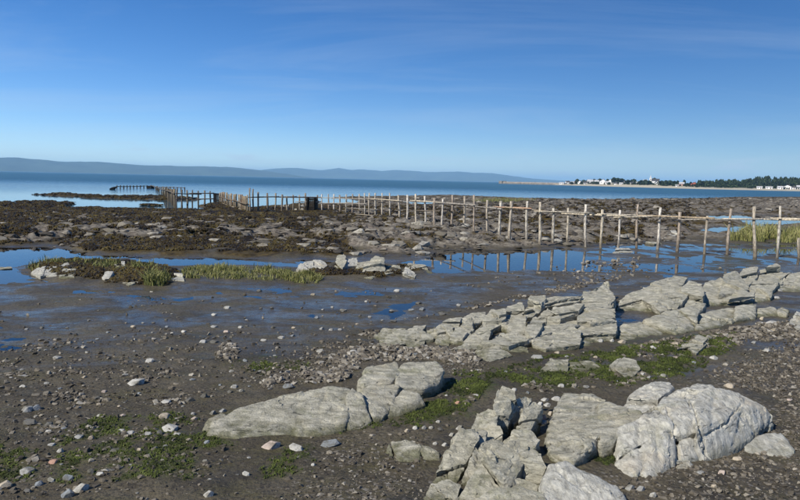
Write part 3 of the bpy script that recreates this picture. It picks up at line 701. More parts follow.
# ------------------------------------------------------------------ outcrops: each block is the hull of points (photo x, photo y, height above the ground there)
def gz(u, v):
    p = P(u, v, 0.1)
    for _ in range(3):
        z = float(T(np.array([p[0]]), np.array([p[1]]))[0]); p = P(u, v, z)
    return z
def fracture(pts, rough, seed):
    """hull of the points, broken along two joint directions into pieces that have slipped a little"""
    rg = np.random.default_rng(seed); L = float(np.mean(np.ptp(pts, axis=0)[:2]))
    pieces = [np.array(pts)]
    ncut = 0 if rough <= .7 else 1 if rough <= .8 else (0 if L < .2 else 1 if L < .45 else 2 if L < .9 else 3) + (2 if rough >= .95 else 0)
    def clip(q, c, n, side):
        bm = hull_pts([tuple(p) for p in q])
        bmesh.ops.bisect_plane(bm, geom=bm.verts[:] + bm.edges[:] + bm.faces[:], plane_co=c, plane_no=n, clear_outer=side, clear_inner=not side)
        v = np.array([w.co[:] for w in bm.verts]); bm.free(); return v
    for k in range(ncut):
        pieces.sort(key=lambda q: -float(np.prod(np.ptp(q, axis=0)[:2])))
        q = pieces.pop(0); base = ((0.85, 0.45, 0.25), (-0.35, 0.85, 0.45), (0.15, -0.35, 0.95))[(k + int(rg.integers(2))) % 3]
        n = np.array(base) + rg.normal(0, .22, 3); n /= np.linalg.norm(n)
        c = q.mean(0) + rg.normal(0, .10, 3) * np.ptp(q, axis=0)
        for side in (True, False):
            w = clip(q, tuple(c), tuple(n), side)
            if len(w) >= 4: pieces.append(w)
    bm = bmesh.new()
    for q in pieces:
        if len(q) < 4: continue
        c = q.mean(0); s_ = np.array((*rg.normal(0, .012, 2), rg.normal(0, .045))) * L * min(1, rough)
        w = c + (q - c) * (0.975 if len(pieces) > 1 else 1) + (s_ if len(pieces) > 1 else 0)
        b2 = hull_pts([tuple(p) for p in w]); V_, Q_ = bm_arrays(b2); b2.free()
        vs = [bm.verts.new(p) for p in V_]; [bm.faces.new([vs[i] for i in t]) for t in Q_]
    return bm
def crisp(me, el, zcut, soft=0):
    """split the flat faces finely so that they can be roughened while their edges stay sharp"""
    bm = bmesh.new(); bm.from_mesh(me)
    bmesh.ops.bisect_plane(bm, geom=bm.verts[:] + bm.edges[:] + bm.faces[:], plane_co=(0, 0, zcut), plane_no=(0, 0, -1), clear_outer=True)
    for _ in range(8):
        ed = [e for e in bm.edges if e.calc_length() > el * 1.5]
        if not ed or len(bm.faces) > 26000: break
        bmesh.ops.subdivide_edges(bm, edges=ed, cuts=1, use_grid_fill=False)
        bmesh.ops.triangulate(bm, faces=[f for f in bm.faces if len(f.verts) > 3])
    for _ in range(soft): bmesh.ops.smooth_vert(bm, verts=bm.verts[:], factor=0.5, use_axis_x=True, use_axis_y=True, use_axis_z=True)
    bmesh.ops.recalc_face_normals(bm, faces=bm.faces[:])
    bm.to_mesh(me); bm.free(); me.update()
JOBS = []
def outcrop(name, label, cat, base_uv, blocks, mat, group=None, rough=1.0, vox=1.0, part='rock_block', zb=None, hs_=0.68):
    zg = gz(*base_uv) if zb is None else zb
    c = P(base_uv[0], base_uv[1], zg); o = empty(name, (float(c[0]), float(c[1]), float(zg)))
    tag(o, label, cat, group)
    for bi, blk in enumerate(blocks):
        pts = []
        cu = np.mean([q[0] for q in blk]); cv = np.mean([q[1] for q in blk])
        for (u, v, h) in blk:
            if h > 0.02: h *= hs_
            u += (u - cu) * .07 + np.sign(u - cu) * .8; v += (v - cv) * .07 + np.sign(v - cv) * .4
            p = P(u, v, zg + h); pts.append(p)
            pts.append((p[0], p[1] + 0.10 * h, zg - 0.22))
        pts = np.array(pts)
        bm = fracture(pts, rough, bi * 13 + int(base_uv[0])); me = bm_mesh(bm, part)
        r = float(np.hypot(pts[:, 0].mean(), pts[:, 1].mean())); L = float(np.mean(np.ptp(pts, axis=0)[:2]))
        ob = link(part, me, None, None)
        if True:
            crisp(me, max(0.016, 2.4 * vox * r / F), zg - .1, 0 if rough >= .85 else 5); JOBS.append((ob, o, zg, L, rough, mat, bi + int(base_uv[0]))); continue
    return o

outcrop('rock_outcrop', 'big pale whitish rock face split by cracks, nearest the lower right corner', 'rock outcrop', (690, 462), [
    [(620, 472, 0), (633, 483, 0), (660, 479, 0), (675, 466, 0), (619, 432, .30), (640, 421, .42), (656, 411, .48), (669, 424, .46), (615, 445, .12), (674, 445, .22)],
    [(677, 465, 0), (690, 459, 0), (704, 458, 0), (664, 411, .48), (686, 401, .53), (694, 420, .48), (704, 440, .26), (672, 430, .42)],
    [(706, 457, 0), (735, 449, 0), (760, 433, 0), (773, 421, .03), (691, 401, .53), (715, 389, .56), (730, 390, .53), (750, 398, .43), (764, 403, .35), (773, 414, .15), (699, 430, .45)],
    [(618, 415, .12), (630, 397, .22), (650, 386, .30), (667, 386, .34), (671, 392, .36), (655, 404, .38), (640, 412, .30), (630, 421, .18)],
    [(657, 408, .44), (668, 393, .42), (683, 385, .42), (697, 386, .44), (694, 396, .50), (675, 406, .50)],
    [(684, 392, .45), (698, 384, .42), (713, 386, .46), (716, 392, .5), (700, 398, .5)],
    [(675, 472, 0), (680, 463, .07), (690, 459, .08), (694, 464, .04), (685, 474, 0)],
], MROCKW, rough=0.8)
outcrop('cream_slab', 'low cream flat slab broken at its front, right of the big whitish rock', 'rock', (768, 456), [
    [(741, 449, 0), (744, 442, .07), (760, 435, .11), (780, 432, .12), (785, 438, .1), (772, 447, .06), (752, 455, 0)],
    [(765, 452, .02), (775, 444, .08), (786, 437, .1), (794, 450, .05), (790, 458, 0), (775, 457, 0)],
], MROCKW, rough=0.6)
outcrop('rock_outcrop', 'sloping olive tinted slab with a nest of loose stones on its left', 'rock outcrop', (590, 458), [
    [(546, 440, .06), (556, 410, .10), (566, 394, .12), (592, 397, .18), (604, 404, .22), (600, 432, .24), (586, 447, .21), (574, 459, .14), (552, 452, .12), (600, 452, 0), (574, 467, 0)],
    [(602, 403, .21), (616, 409, .25), (640, 412, .31), (642, 424, .29), (619, 436, .26), (601, 440, .24), (622, 447, 0), (603, 456, 0)],
], MROCK, rough=0.7)
outcrop('rock_outcrop', 'jagged grey outcrop of many cracked blocks at bottom centre', 'rock outcrop', (470, 485), [
    [(470, 433, .10), (478, 414, .28), (488, 406, .34), (496, 412, .34), (496, 425, .25), (474, 437, .05), (490, 438, .1)],
    [(494, 409, .35), (498, 393, .50), (504, 387, .55), (514, 391, .52), (515, 400, .45), (507, 418, .2), (497, 416, .25)],
    [(508, 419, .1), (511, 403, .36), (523, 397, .36), (530, 399, .3), (524, 412, .2), (515, 423, .08)],
    [(518, 426, .1), (523, 412, .30), (532, 404, .35), (541, 408, .3), (538, 416, .2), (528, 433, .03), (520, 431, .05)],
    [(482, 438, .1), (489, 425, .30), (499, 427, .3), (502, 435, .22), (492, 443, .1)],
    [(505, 441, .15), (515, 431, .30), (530, 432, .3), (538, 441, .2), (530, 452, .1), (512, 452, .12)],
    [(434, 480, 0), (440, 462, .10), (455, 440, .30), (462, 431, .40), (474, 429, .4), (478, 438, .35), (467, 464, .1), (455, 484, 0)],
    [(462, 482, .02), (472, 456, .25), (480, 443, .35), (490, 439, .35), (500, 443, .3), (494, 462, .15), (480, 484, 0)],
    [(453, 506, 0), (470, 480, .22), (486, 462, .36), (509, 449, .42), (519, 446, .42), (521, 470, .22), (512, 488, .1), (495, 510, 0), (470, 514, 0)],
    [(522, 456, .40), (528, 447, .43), (540, 455, .4), (545, 467, .3), (539, 482, .1), (525, 477, .12)],
    [(500, 492, .12), (513, 479, .2), (526, 482, .2), (537, 488, .15), (535, 502, 0), (505, 507, 0)],
    [(423, 502, 0), (432, 485, .12), (445, 481, .15), (459, 487, .12), (455, 501, .05), (430, 512, 0)],
    [(472, 505, .15), (495, 491, .26), (520, 490, .27), (541, 494, .25), (545, 506, .2), (535, 535, 0), (480, 535, 0)],
    [(512, 446, .42), (518, 439, .5), (526, 441, .5), (527, 448, .44), (519, 452, .4)],
    [(468, 442, .25), (478, 430, .32), (486, 432, .32), (482, 445, .2)],
], MROCK, rough=1.0)
outcrop('boulder', 'smooth pale rounded boulder at the bottom edge beside the mossy hollow', 'boulder', (585, 505), [
    [(545, 480, .25), (551, 466, .30), (567, 463, .31), (580, 474, .29), (597, 486, .22), (620, 491, .14), (628, 506, 0), (620, 530, 0), (550, 530, 0), (543, 502, .12)],
    [(598, 492, .14), (606, 484, .16), (616, 484, .15), (622, 492, .08), (614, 500, .05)],
], MROCKW, rough=0.6)
outcrop('long_slab', 'long smooth grey green slab lying across the mud, left of centre', 'rock slab', (290, 434), [
    [(212, 434, 0), (218, 422, .06), (240, 411, .14), (275, 399, .24), (300, 396, .28), (330, 388, .33), (346, 390, .31), (345, 415, .15), (340, 428, .02), (318, 434, 0), (295, 434, 0), (240, 437, 0)],
    [(203, 429, 0), (208, 420, .06), (220, 412, .09), (226, 415, .06), (214, 432, 0)],
    [(347, 428, .01), (347, 396, .3), (353, 387, .33), (362, 395, .3), (371, 420, .06), (364, 426, 0)],
    [(358, 379, .25), (368, 367, .32), (395, 362, .34), (400, 372, .3), (390, 382, .25), (365, 386, .25)],
    [(395, 373, .3), (405, 363, .36), (435, 362, .35), (443, 370, .28), (438, 383, .12), (420, 389, .15), (398, 384, .25)],
    [(361, 391, .27), (370, 385, .28), (398, 386, .26), (392, 405, .1), (381, 419, .01), (373, 420, .02)],
    [(391, 401, .15), (404, 389, .25), (418, 394, .2), (425, 404, .03), (405, 413, 0), (386, 416, 0)],
], MROCK, rough=0.7)
outcrop('rock', 'low rounded rock with mossy foot left of the jagged grey outcrop', 'rock', (415, 461), [
    [(385, 456, 0), (390, 441, .10), (405, 440, .12), (420, 444, .11), (418, 461, 0), (396, 461, 0)],
    [(416, 460, 0), (420, 444, .1), (430, 446, .1), (438, 452, .06), (440, 460, 0)]], MROCK, rough=0.8)
outcrop('rock', 'greenish pointed rock in the weedy channel above the big whitish rock', 'rock', (622, 380), [
    [(600, 381, 0), (612, 365, .14), (622, 357, .2), (634, 360, .18), (638, 369, .08), (630, 378, 0), (610, 383, 0)]], MROCK)
outcrop('rock', 'leaning grey rock in the weedy channel near the lower right slab', 'rock', (690, 362), [
    [(668, 361, 0), (680, 347, .12), (692, 337, .18), (705, 336, .16), (708, 343, .1), (694, 355, .05), (682, 366, 0)],
    [(692, 340, .13), (700, 334, .16), (707, 338, .12), (702, 345, .08)]], MROCK)
outcrop('rock', 'flat pale rock hugging the channel below the middle outcrop', 'rock', (570, 372), [
    [(540, 372, 0), (552, 360, .08), (568, 359, .1), (566, 371, 0)], [(566, 371, 0), (570, 360, .09), (590, 361, .08), (600, 368, 0), (580, 373, 0)]], MROCK)
outcrop('rock_outcrop', 'broken middle outcrop of tilted grey blocks with a tan boulder on its right end', 'rock outcrop', (490, 352), [
    [(373, 337, 0), (385, 327, .15), (404, 328, .18), (406, 335, .1), (385, 343, 0)],
    [(379, 346, 0), (390, 337, .12), (415, 332, .18), (425, 335, .15), (423, 346, .04), (400, 351, 0)],
    [(420, 341, .05), (425, 330, .2), (434, 323, .25), (437, 331, .2), (432, 339, .05)],
    [(437, 339, .13), (440, 328, .28), (450, 326, .28), (452, 335, .2), (447, 344, .02)],
    [(451, 342, .02), (460, 327, .25), (470, 320, .3), (472, 330, .2), (463, 344, 0)],
    [(466, 344, .02), (475, 330, .2), (484, 322, .32), (491, 331, .3), (488, 341, .1), (472, 349, 0)],
    [(452, 351, 0), (465, 345, .06), (480, 343, .1), (486, 347, .05), (470, 354, 0)],
    [(477, 351, 0), (490, 343, .15), (505, 337, .2), (525, 340, .22), (528, 350, .1), (510, 357, 0), (490, 362, 0)],
    [(482, 319, .3), (492, 310, .4), (503, 313, .4), (504, 320, .3), (490, 328, .2)],
    [(508, 328, .2), (515, 318, .4), (525, 316, .42), (524, 326, .3), (515, 333, .15)],
    [(508, 336, .15), (515, 329, .26), (526, 328, .28), (528, 334, .15), (512, 341, .1)],
    [(521, 309, .4), (530, 303, .5), (542, 297, .52), (544, 305, .45), (530, 319, .3)],
    [(543, 305, .42), (548, 297, .52), (577, 295, .55), (581, 300, .5), (577, 305, .42), (546, 308, .38)],
    [(528, 336, .15), (533, 320, .3), (545, 309, .42), (551, 313, .38), (545, 326, .25), (536, 344, .02)],
    [(549, 320, .3), (556, 311, .46), (572, 303, .56), (582, 308, .5), (578, 314, .4), (561, 321, .3)],
    [(531, 346, .02), (540, 323, .3), (560, 320, .33), (578, 319, .35), (576, 347, 0), (545, 351, 0)],
    [(577, 347, 0), (579, 320, .35), (600, 313, .4), (614, 318, .38), (614, 330, .22), (610, 341, .01)],
    [(582, 301, .45), (588, 290, .6), (605, 284, .68), (612, 290, .65), (614, 300, .55), (605, 306, .42), (590, 308, .4)],
    [(594, 309, .4), (608, 299, .52), (613, 304, .48), (611, 311, .38)],
    [(580, 318, .35), (586, 309, .42), (612, 311, .42), (614, 322, .3), (590, 326, .28)],
    [(485, 346, .1), (500, 336, .22), (528, 331, .25), (534, 341, .12), (510, 350, .03)],
    [(500, 322, .25), (508, 309, .4), (520, 305, .45), (524, 314, .35), (512, 326, .2)],
    [(405, 333, .1), (415, 327, .18), (425, 326, .2), (420, 335, .1)],
    [(436, 327, .22), (447, 320, .3), (460, 318, .32), (458, 325, .25), (445, 330, .2)],
    [(460, 321, .26), (472, 314, .34), (484, 312, .36), (482, 320, .3), (468, 325, .22)],
], MROCK, rough=1.0, hs_=0.56)
outcrop('rock_outcrop', 'humped grey outcrop on the right ending in a tan boulder, before the fence', 'rock outcrop', (690, 314), [
    [(617, 307, .02), (630, 296, .25), (655, 290, .40), (664, 292, .40), (662, 314, .0), (645, 318, 0), (625, 313, 0)],
    [(664, 314, .0), (662, 292, .4), (680, 291, .42), (688, 298, .28), (676, 312, .01)],
    [(618, 301, .1), (640, 289, .35), (672, 279, .46), (684, 281, .4), (680, 288, .3), (650, 296, .2)],
    [(678, 310, .02), (684, 291, .42), (690, 287, .5), (700, 290, .45), (703, 300, .25), (692, 310, .02)],
    [(700, 303, .1), (697, 290, .4), (705, 282, .5), (718, 278, .55), (728, 283, .5), (730, 294, .3), (720, 302, .06)],
    [(722, 292, .4), (724, 279, .5), (735, 276, .55), (745, 281, .5), (748, 290, .3), (733, 299, .06)],
    [(739, 280, .4), (745, 271, .55), (757, 269, .58), (757, 276, .5), (748, 285, .35)],
    [(749, 286, .3), (753, 277, .5), (765, 274, .5), (777, 280, .4), (771, 288, .2), (758, 292, .12)],
    [(759, 279, .4), (764, 269, .55), (774, 268, .58), (782, 273, .5), (783, 281, .3), (770, 284, .25)],
    [(780, 288, .08), (784, 276, .35), (800, 274, .35), (815, 278, .3), (815, 287, .05), (795, 291, 0)],
    [(725, 304, .03), (740, 296, .25), (752, 291, .3), (752, 303, .02), (738, 306, 0)],
    [(753, 302, .02), (754, 291, .3), (764, 287, .35), (772, 291, .3), (770, 299, .03)],
], MROCK, rough=0.9)
outcrop('long_slab', 'long low ledge with straight front edge below the humped grey outcrop', 'rock slab', (700, 334), [
    [(612, 330, .12), (620, 322, .25), (640, 320, .27), (638, 336, .05), (625, 346, 0), (613, 341, 0)],
    [(632, 337, .02), (641, 322, .25), (665, 313, .35), (676, 311, .37), (676, 334, .0), (645, 341, 0)],
    [(677, 334, 0), (677, 312, .36), (690, 308, .38), (698, 312, .35), (695, 329, .01)],
    [(697, 329, .01), (698, 311, .33), (715, 306, .36), (733, 305, .34), (733, 321, .03), (715, 328, 0)],
    [(735, 321, .02), (735, 306, .32), (754, 305, .3), (755, 318, .01)],
    [(757, 317, .02), (757, 306, .28), (775, 304, .25), (778, 308, .18), (777, 316, 0)],
    [(642, 321, .22), (660, 311, .36), (690, 303, .41), (703, 302, .41), (700, 308, .35), (670, 317, .3)],
    [(776, 312, .1), (782, 305, .16), (790, 309, .1), (786, 316, .02)],
], MROCK, rough=0.8)
outcrop('rock', 'pale rock cut by the right edge of the view, below the long low ledge', 'rock', (800, 327), [[(788, 324, 0), (797, 316, .12), (812, 311, .15), (818, 322, 0), (800, 329, 0)]], MROCKW)
# weedy islets in the pools
ISL = [('pale tilted strata rock at the left end of the weedy islet', (50, 276), [[(33, 273, 0), (45, 264, .2), (57, 258, .35), (64, 260, .3), (60, 269, .1), (42, 277, 0)], [(45, 276, .0), (55, 268, .15), (66, 264, .2), (70, 268, .1), (58, 277, 0)]], MROCKW),
       ('low grey rock just right of the tilted strata rock', (68, 278), [[(60, 277, 0), (66, 270, .10), (74, 270, .09), (73, 278, 0)]], MROCK),
       ('white rounded rock in the middle of the weedy islet', (112, 284), [[(103, 280, .02), (107, 275, .1), (118, 275, .14), (121, 280, .05), (110, 284, 0)]], MROCKW),
       ('dark grey rock right of the white rounded islet rock', (132, 285), [[(121, 283, .02), (128, 277, .1), (140, 275, .15), (143, 282, .03), (130, 286, 0)]], MROCK),
       ('small pale rock at the back of the weedy islet', (120, 268), [[(113, 268, 0), (117, 263, .09), (124, 263, .08), (125, 268, 0)]], MROCKW),
       ('pale stone at the grass tuft right of the weedy islet', (178, 281), [[(172, 280, 0), (175, 275, .1), (181, 275, .1), (183, 281, 0)]], MROCKW),
       ('low dark rock at the left edge in the pool', (8, 273), [[(-4, 272, 0), (0, 267, .08), (10, 267, .1), (15, 272, 0)]], MROCK),
       ('whitish broad rock at the left of the centre rock group', (312, 272), [[(298, 271, 0), (304, 263, .2), (313, 261, .26), (313, 272, 0)], [(313, 272, 0), (314, 261, .26), (320, 261, .26), (326, 266, .1), (320, 272, 0)]], MROCKW),
       ('upright grey rock standing in the centre rock group', (340, 271), [[(334, 268, .06), (338, 258, .35), (343, 255, .4), (346, 262, .3), (341, 271, .02)]], MROCK),
       ('squat beige rock behind the upright rock', (351, 268), [[(346, 267, .05), (347, 259, .3), (356, 258, .3), (357, 266, .05)]], MROCKW),
       ('dark low rock between the beige and the leaning grey rock', (365, 271), [[(356, 270, .02), (359, 261, .25), (372, 259, .28), (372, 268, .05)]], MROCK),
       ('large leaning grey rock in the centre rock group', (373, 279), [[(362, 277, 0), (366, 269, .15), (375, 261, .38), (383, 263, .35), (384, 271, .1), (372, 279, 0)]], MROCK),
       ('low dark rock right of the leaning grey rock', (393, 277), [[(386, 276, 0), (389, 266, .2), (398, 265, .2), (403, 272, .05)]], MROCK),
       ('small white triangular rock in the centre rock group', (409, 279), [[(402, 278, 0), (407, 269, .22), (415, 275, .06), (413, 279, 0)]], MROCKW),
       ('flat rock at the right end of the centre rock group', (420, 274), [[(404, 270, .05), (410, 264, .16), (424, 266, .14), (431, 272, 0)]], MROCK),
       ('pale rounded flat rock below the fence by a leaning post', (623, 254), [[(614, 253, 0), (618, 249, .1), (628, 249, .12), (633, 252, 0)]], MROCKW),
       ('small pale rock cluster under the fence left of the rounded flat rock', (608, 254), [[(602, 254, 0), (606, 251, .08), (612, 251, .08), (613, 255, 0)]], MROCKW),
       ('pale jumble of rocks at the foot of a leaning fence post', (672, 240), [[(664, 241, 0), (668, 235, .18), (675, 233.5, .25), (678, 240, 0)], [(676, 242, 0), (680, 239, .1), (688, 240, .08), (686, 243, 0)]], MROCKW),
       ('low grey rock left of the leaning fence post', (654, 245), [[(643, 245, 0), (649, 242, .1), (658, 242, .1), (662, 245, 0)]], MROCK)]
for lab, b, blks, mt in ISL:
    outcrop('rock', lab, 'rock', b, blks, mt, vox=0.9, rough=0.9)

dg = bpy.context.evaluated_depsgraph_get(); dg.update()
done = []
for (ob, o, zg, L, rough, mat, sd) in JOBS:
    me = bpy.data.meshes.new_from_object(ob.evaluated_get(dg)); done.append(me)
GROOVES = [([(706, 439), (715, 431), (727, 424), (734, 413), (742, 404)], 1.3, .035), ([(668, 410), (673, 424), (677, 440), (679, 458)], 1.5, .05), ([(692, 402), (697, 418), (704, 434), (706, 452)], 1.3, .04), ([(640, 422), (638, 440), (643, 460), (640, 480)], 3.0, .025), ([(656, 415), (655, 438), (660, 460)], 2.5, .02),
    ([(715, 395), (712, 415), (716, 440)], 3.0, .015), ([(745, 400), (742, 420), (735, 445)], 2.5, .02), ([(620, 432), (640, 428), (660, 432)], 1.5, .02), ([(576, 420), (592, 408), (604, 400)], 1.0, .012), ([(585, 436), (600, 422), (620, 412)], 1.0, .012), ([(545, 452), (565, 440), (590, 436), (600, 440)], 1.5, .02),
    ([(300, 398), (296, 415), (305, 432)], 2.5, .012), ([(326, 392), (318, 410), (322, 430)], 2.0, .012), ([(240, 420), (262, 424), (290, 418)], 2.0, .008), ([(558, 470), (570, 482), (590, 492)], 1.5, .012)]
sdir = np.array((0.25, -0.45, 0.86)); sdir /= np.linalg.norm(sdir)
for (ob, o, zg, L, rough, mat, sd), me in zip(JOBS, done):
    ob.modifiers.clear(); n = len(me.vertices)
    co = np.empty(n * 3, np.float32); me.vertices.foreach_get('co', co); co = co.reshape(-1, 3).astype(float)
    no = np.empty(n * 3, np.float32); me.vertices.foreach_get('normal', no); no = no.reshape(-1, 3).astype(float)
    Lc = min(L, 1.2)
    d = 0.028 * Lc * fbm3(co * (2.2 / max(Lc, .25)), 3, sd)
    wp = co + 0.05 * np.stack([fbm3(co * 4, 2, sd + k) for k in (1, 2, 3)], 1)
    for cell, tilt, step, crk in ((0.55 * Lc, 0.10, 0.020, 0.006), (0.22 * Lc, 0.10, 0.016, 0.0), (0.06, 0.22, 0.03, 0.0)):
        cell = max(cell, 0.05); q = wp * np.array((1.0, 1.5, 1.7)) / cell
        f1, f2, idn, rel, rdir = voro3f(q, sd + int(cell * 100))
        d += rough * cell * (tilt * np.clip((rel * rdir).sum(1), -1, 1) * 0.55 + step * (idn - 0.5))
        if crk: d -= rough * crk * Lc * (1 - sstep(0.0, 0.09, f2 - f1)) * (idn > 0.5)
    s = (co @ sdir) * 9 + 1.4 * fbm3(co * 2.5, 3, 77); fr_ = s - np.floor(s)
    d += rough * 0.016 * (fr_ - 0.5) * sstep(1.0, 0.85, fr_) * min(1, Lc * 2) * sstep(-.2, .3, fbm3(co * 1.7, 2, 55))
    d += 0.006 * min(1, Lc * 1.6) * rough * (1 - 2 * np.abs(fbm3(co * 9, 3, 31)))
    d += 0.005 * fbm3(co * 26, 2, 37)
    if rough <= .8:
        d += 0.014 * fbm3(co * np.array((5.0, 4.0, 1.3)), 3, 63) * min(1, Lc)
        pu, pv = proj(co[:, 0], co[:, 1], co[:, 2])
        for pl, wd, dp in GROOVES:
            q = np.array(pl, float); dd = np.full(n, 1e9)
            for a_, b_ in zip(q[:-1], q[1:]):
                e = b_ - a_; t = np.clip(((pu - a_[0]) * e[0] + (pv - a_[1]) * e[1]) / (e @ e), 0, 1)
                dd = np.minimum(dd, np.hypot(pu - a_[0] - t * e[0], pv - a_[1] - t * e[1]))
            d -= dp * np.exp(-(dd + 1.2 * np.abs(fbm3(co * 14, 2, 83))) ** 2 / wd ** 2)
    co = co + no * d[:, None]
    me.vertices.foreach_set('co', co.astype(np.float32).ravel())
    me.polygons.foreach_set('use_smooth', np.ones(len(me.polygons), bool))
    me.update(); me.set_sharp_from_angle(angle=math.radians(32))
    add_attr(me, 'hrel', co[:, 2] - zg); me.update(); me.name = ob.name.split('.')[0]
    old = ob.data; ob.data = me; me.materials.clear(); me.materials.append(mat); bpy.data.meshes.remove(old)
    ob.parent = o; ob.matrix_parent_inverse = Matrix.Identity(4)
    me.transform(Matrix.Translation(-Vector(o.location)))
ROCK_POLYS = [[(203, 437), (205, 420), (275, 392), (350, 380), (365, 360), (440, 358), (448, 385), (425, 412), (345, 437)],
    [(420, 512), (432, 470), (468, 420), (495, 385), (545, 400), (550, 440), (545, 512)], [(540, 450), (555, 392), (615, 400), (640, 384), (715, 382), (775, 402), (775, 425), (700, 465), (640, 488), (610, 510), (545, 512), (560, 470)],
    [(372, 345), (385, 325), (520, 300), (605, 282), (616, 305), (616, 346), (490, 362)], [(614, 345), (614, 305), (670, 277), (760, 266), (815, 272), (815, 290), (780, 320), (700, 333), (640, 343)]]
def on_rock(u, v):
    m = np.zeros(np.shape(u), bool)
    for pl in ROCK_POLYS: m |= poly_sd(np.asarray(u, float), np.asarray(v, float), pl, 1.0) > -1
    return m

# ------------------------------------------------------------------ the fish weir: fences of poles
def pole_mesh(a, b, ra, rb, bend=0.02, seg=7, rings=7, seed=0):
    rg = np.random.default_rng(seed); a = np.array(a, float); b = np.array(b, float); ax = b - a; L = np.linalg.norm(ax); ax /= L
    e1 = np.cross(ax, (0.3, 1, 0.1)); e1 /= np.linalg.norm(e1); e2 = np.cross(ax, e1)
    ph = rg.random(4) * 6.28; V = []; Fc = []
    for j in range(rings):
        t = j / (rings - 1); r = (ra * (1 - t) + rb * t) * (1 + 0.12 * math.sin(t * 9 + ph[0]))
        c = a + ax * L * t + e1 * bend * L * math.sin(t * 3.3 + ph[1]) * t * (1 - t) * 3 + e2 * bend * L * math.sin(t * 4.1 + ph[2]) * t * (1 - t) * 3
        for k in range(seg):
            q = 2 * math.pi * k / seg; rr_ = r * (1 + 0.10 * math.sin(3 * q + ph[3] + 2 * t))
            V.append(c + e1 * rr_ * math.cos(q) + e2 * rr_ * math.sin(q))
    for j in range(rings - 1):
        for k in range(seg): Fc.append((j * seg + k, j * seg + (k + 1) % seg, (j + 1) * seg + (k + 1) % seg, (j + 1) * seg + k))
    me = bpy.data.meshes.new('pole'); me.from_pydata([tuple(v) for v in V], [], Fc + [tuple(range(seg))[::-1], tuple(range((rings - 1) * seg, rings * seg))])
    me.polygons.foreach_set('use_smooth', np.ones(len(me.polygons), bool)); return me
WC = [(0.56, 0.52, 0.44), (0.68, 0.63, 0.55), (0.50, 0.44, 0.35), (0.62, 0.55, 0.43), (0.42, 0.35, 0.28)]
def base_pt(u, v):
    z = max(0.0, gz(u, v)); p = P(u, v, z); return p
def top_pt(u, v, y):
    d = ray(u, v); t = y / d[1]; return d * t + np.array((0, 0, H))
def pole(root, name, a, b, ra, rb, col, seed, bend=0.02):
    o = link(name, pole_mesh(np.array(a) - np.array(root.location), np.array(b) - np.array(root.location), ra, rb, bend, seed=seed), MWOOD, root)
    o.color = (*col, 1); return o
def fence(name, label, posts, rad=0.062, cols=WC, sd=0):
    """posts: (x foot, y foot, x top, y top) in photo pixels; the foot stands on the flat"""
    pts = []
    for q in posts:
        a = base_pt(q[0], q[1]); b = top_pt(q[2], q[3], a[1] - 0.02); pts.append((a, b))
    a0 = pts[0][0]; o = empty(name, tuple(float(c) for c in a0)); tag(o, label, 'fence', 'fences of the fish weir')
    for i, (a, b) in enumerate(pts):
        c = cols[(i * 7 + sd * 3 + (i // 3)) % len(cols)]; k = 0.85 + 0.3 * ((i * 37) % 10) / 10
        pole(o, 'post', a - (0, 0, 0.6), b, rad * k * 1.06, rad * k * 0.86, c, 100 * sd + i, 0.018)
    return o, pts
def rails(o, pts, spans, sd, rad=0.036, name='rail'):
    """spans: (post i, height share, post j, height share, colour)"""
    for n_, (i, fa, j, fb, c) in enumerate(spans):
        A = pts[i][0] * (1 - fa) + pts[i][1] * fa; B = pts[j][0] * (1 - fb) + pts[j][1] * fb
        d = (B - A) / np.linalg.norm(B - A); s = np.array((d[1], -d[0], 0)); s = s / np.linalg.norm(s); s = s * (-1 if s[1] > 0 else 1) * 0.095
        pole(o, name, A + s - d * .35, B + s + d * .35, rad * 1.1, rad * .75, c, 900 + 50 * sd + n_, 0.006)
main = [(858, 262, 862, 209), (828, 260, 826, 212), (799.5, 258, 798.5, 238), (778, 257.5, 780.3, 206), (755.5, 257, 754.5, 206.5), (727.5, 254.5, 731, 208.5), (705, 254, 707.5, 216), (676.5, 251, 680, 212), (656.8, 249, 660.6, 207.5), (636.8, 247.5, 638, 204.3), (617.5, 248.8, 620, 210), (601.3, 248, 602.4, 209.5), (586, 247, 586, 204.5), (568, 245, 568, 208), (553.8, 242.5, 553.4, 208.2), (539.5, 241, 540.3, 202), (527, 239, 527.4, 201), (509.5, 237, 511.3, 201.3), (499.5, 235.6, 501, 201), (487, 233.5, 487.4, 200), (475, 231.5, 474, 195), (464, 230.5, 464.5, 196), (452, 226.8, 452.4, 195), (442.4, 226.5, 442.8, 199), (434.3, 225.6, 434.6, 198), (425.6, 225, 424.7, 196), (417, 224, 415.6, 194), (407.6, 223, 407.4, 195), (399.6, 220, 398.2, 195), (390.5, 218.5, 389.6, 193), (382.5, 218, 382, 193), (374.8, 216.6, 375.3, 193), (369, 215.8, 369.4, 193), (364.3, 215.2, 364.5, 193), (358.8, 214.8, 359.3, 194), (352.4, 214.2, 352.6, 194), (346.5, 213.6, 346.2, 194.4), (340, 213, 339.6, 195), (333.8, 212.5, 334, 194), (328.6, 212, 328.3, 194), (321.6, 211.6, 321.8, 194.2)]
CR = (0.72, 0.63, 0.47); GRY = (0.42, 0.39, 0.34); TAN = (0.50, 0.40, 0.27)
wf, wp_ = fence('weir_fence', 'long leader fence of bare poles with one rail, running to the right edge', main, 0.066, sd=1)
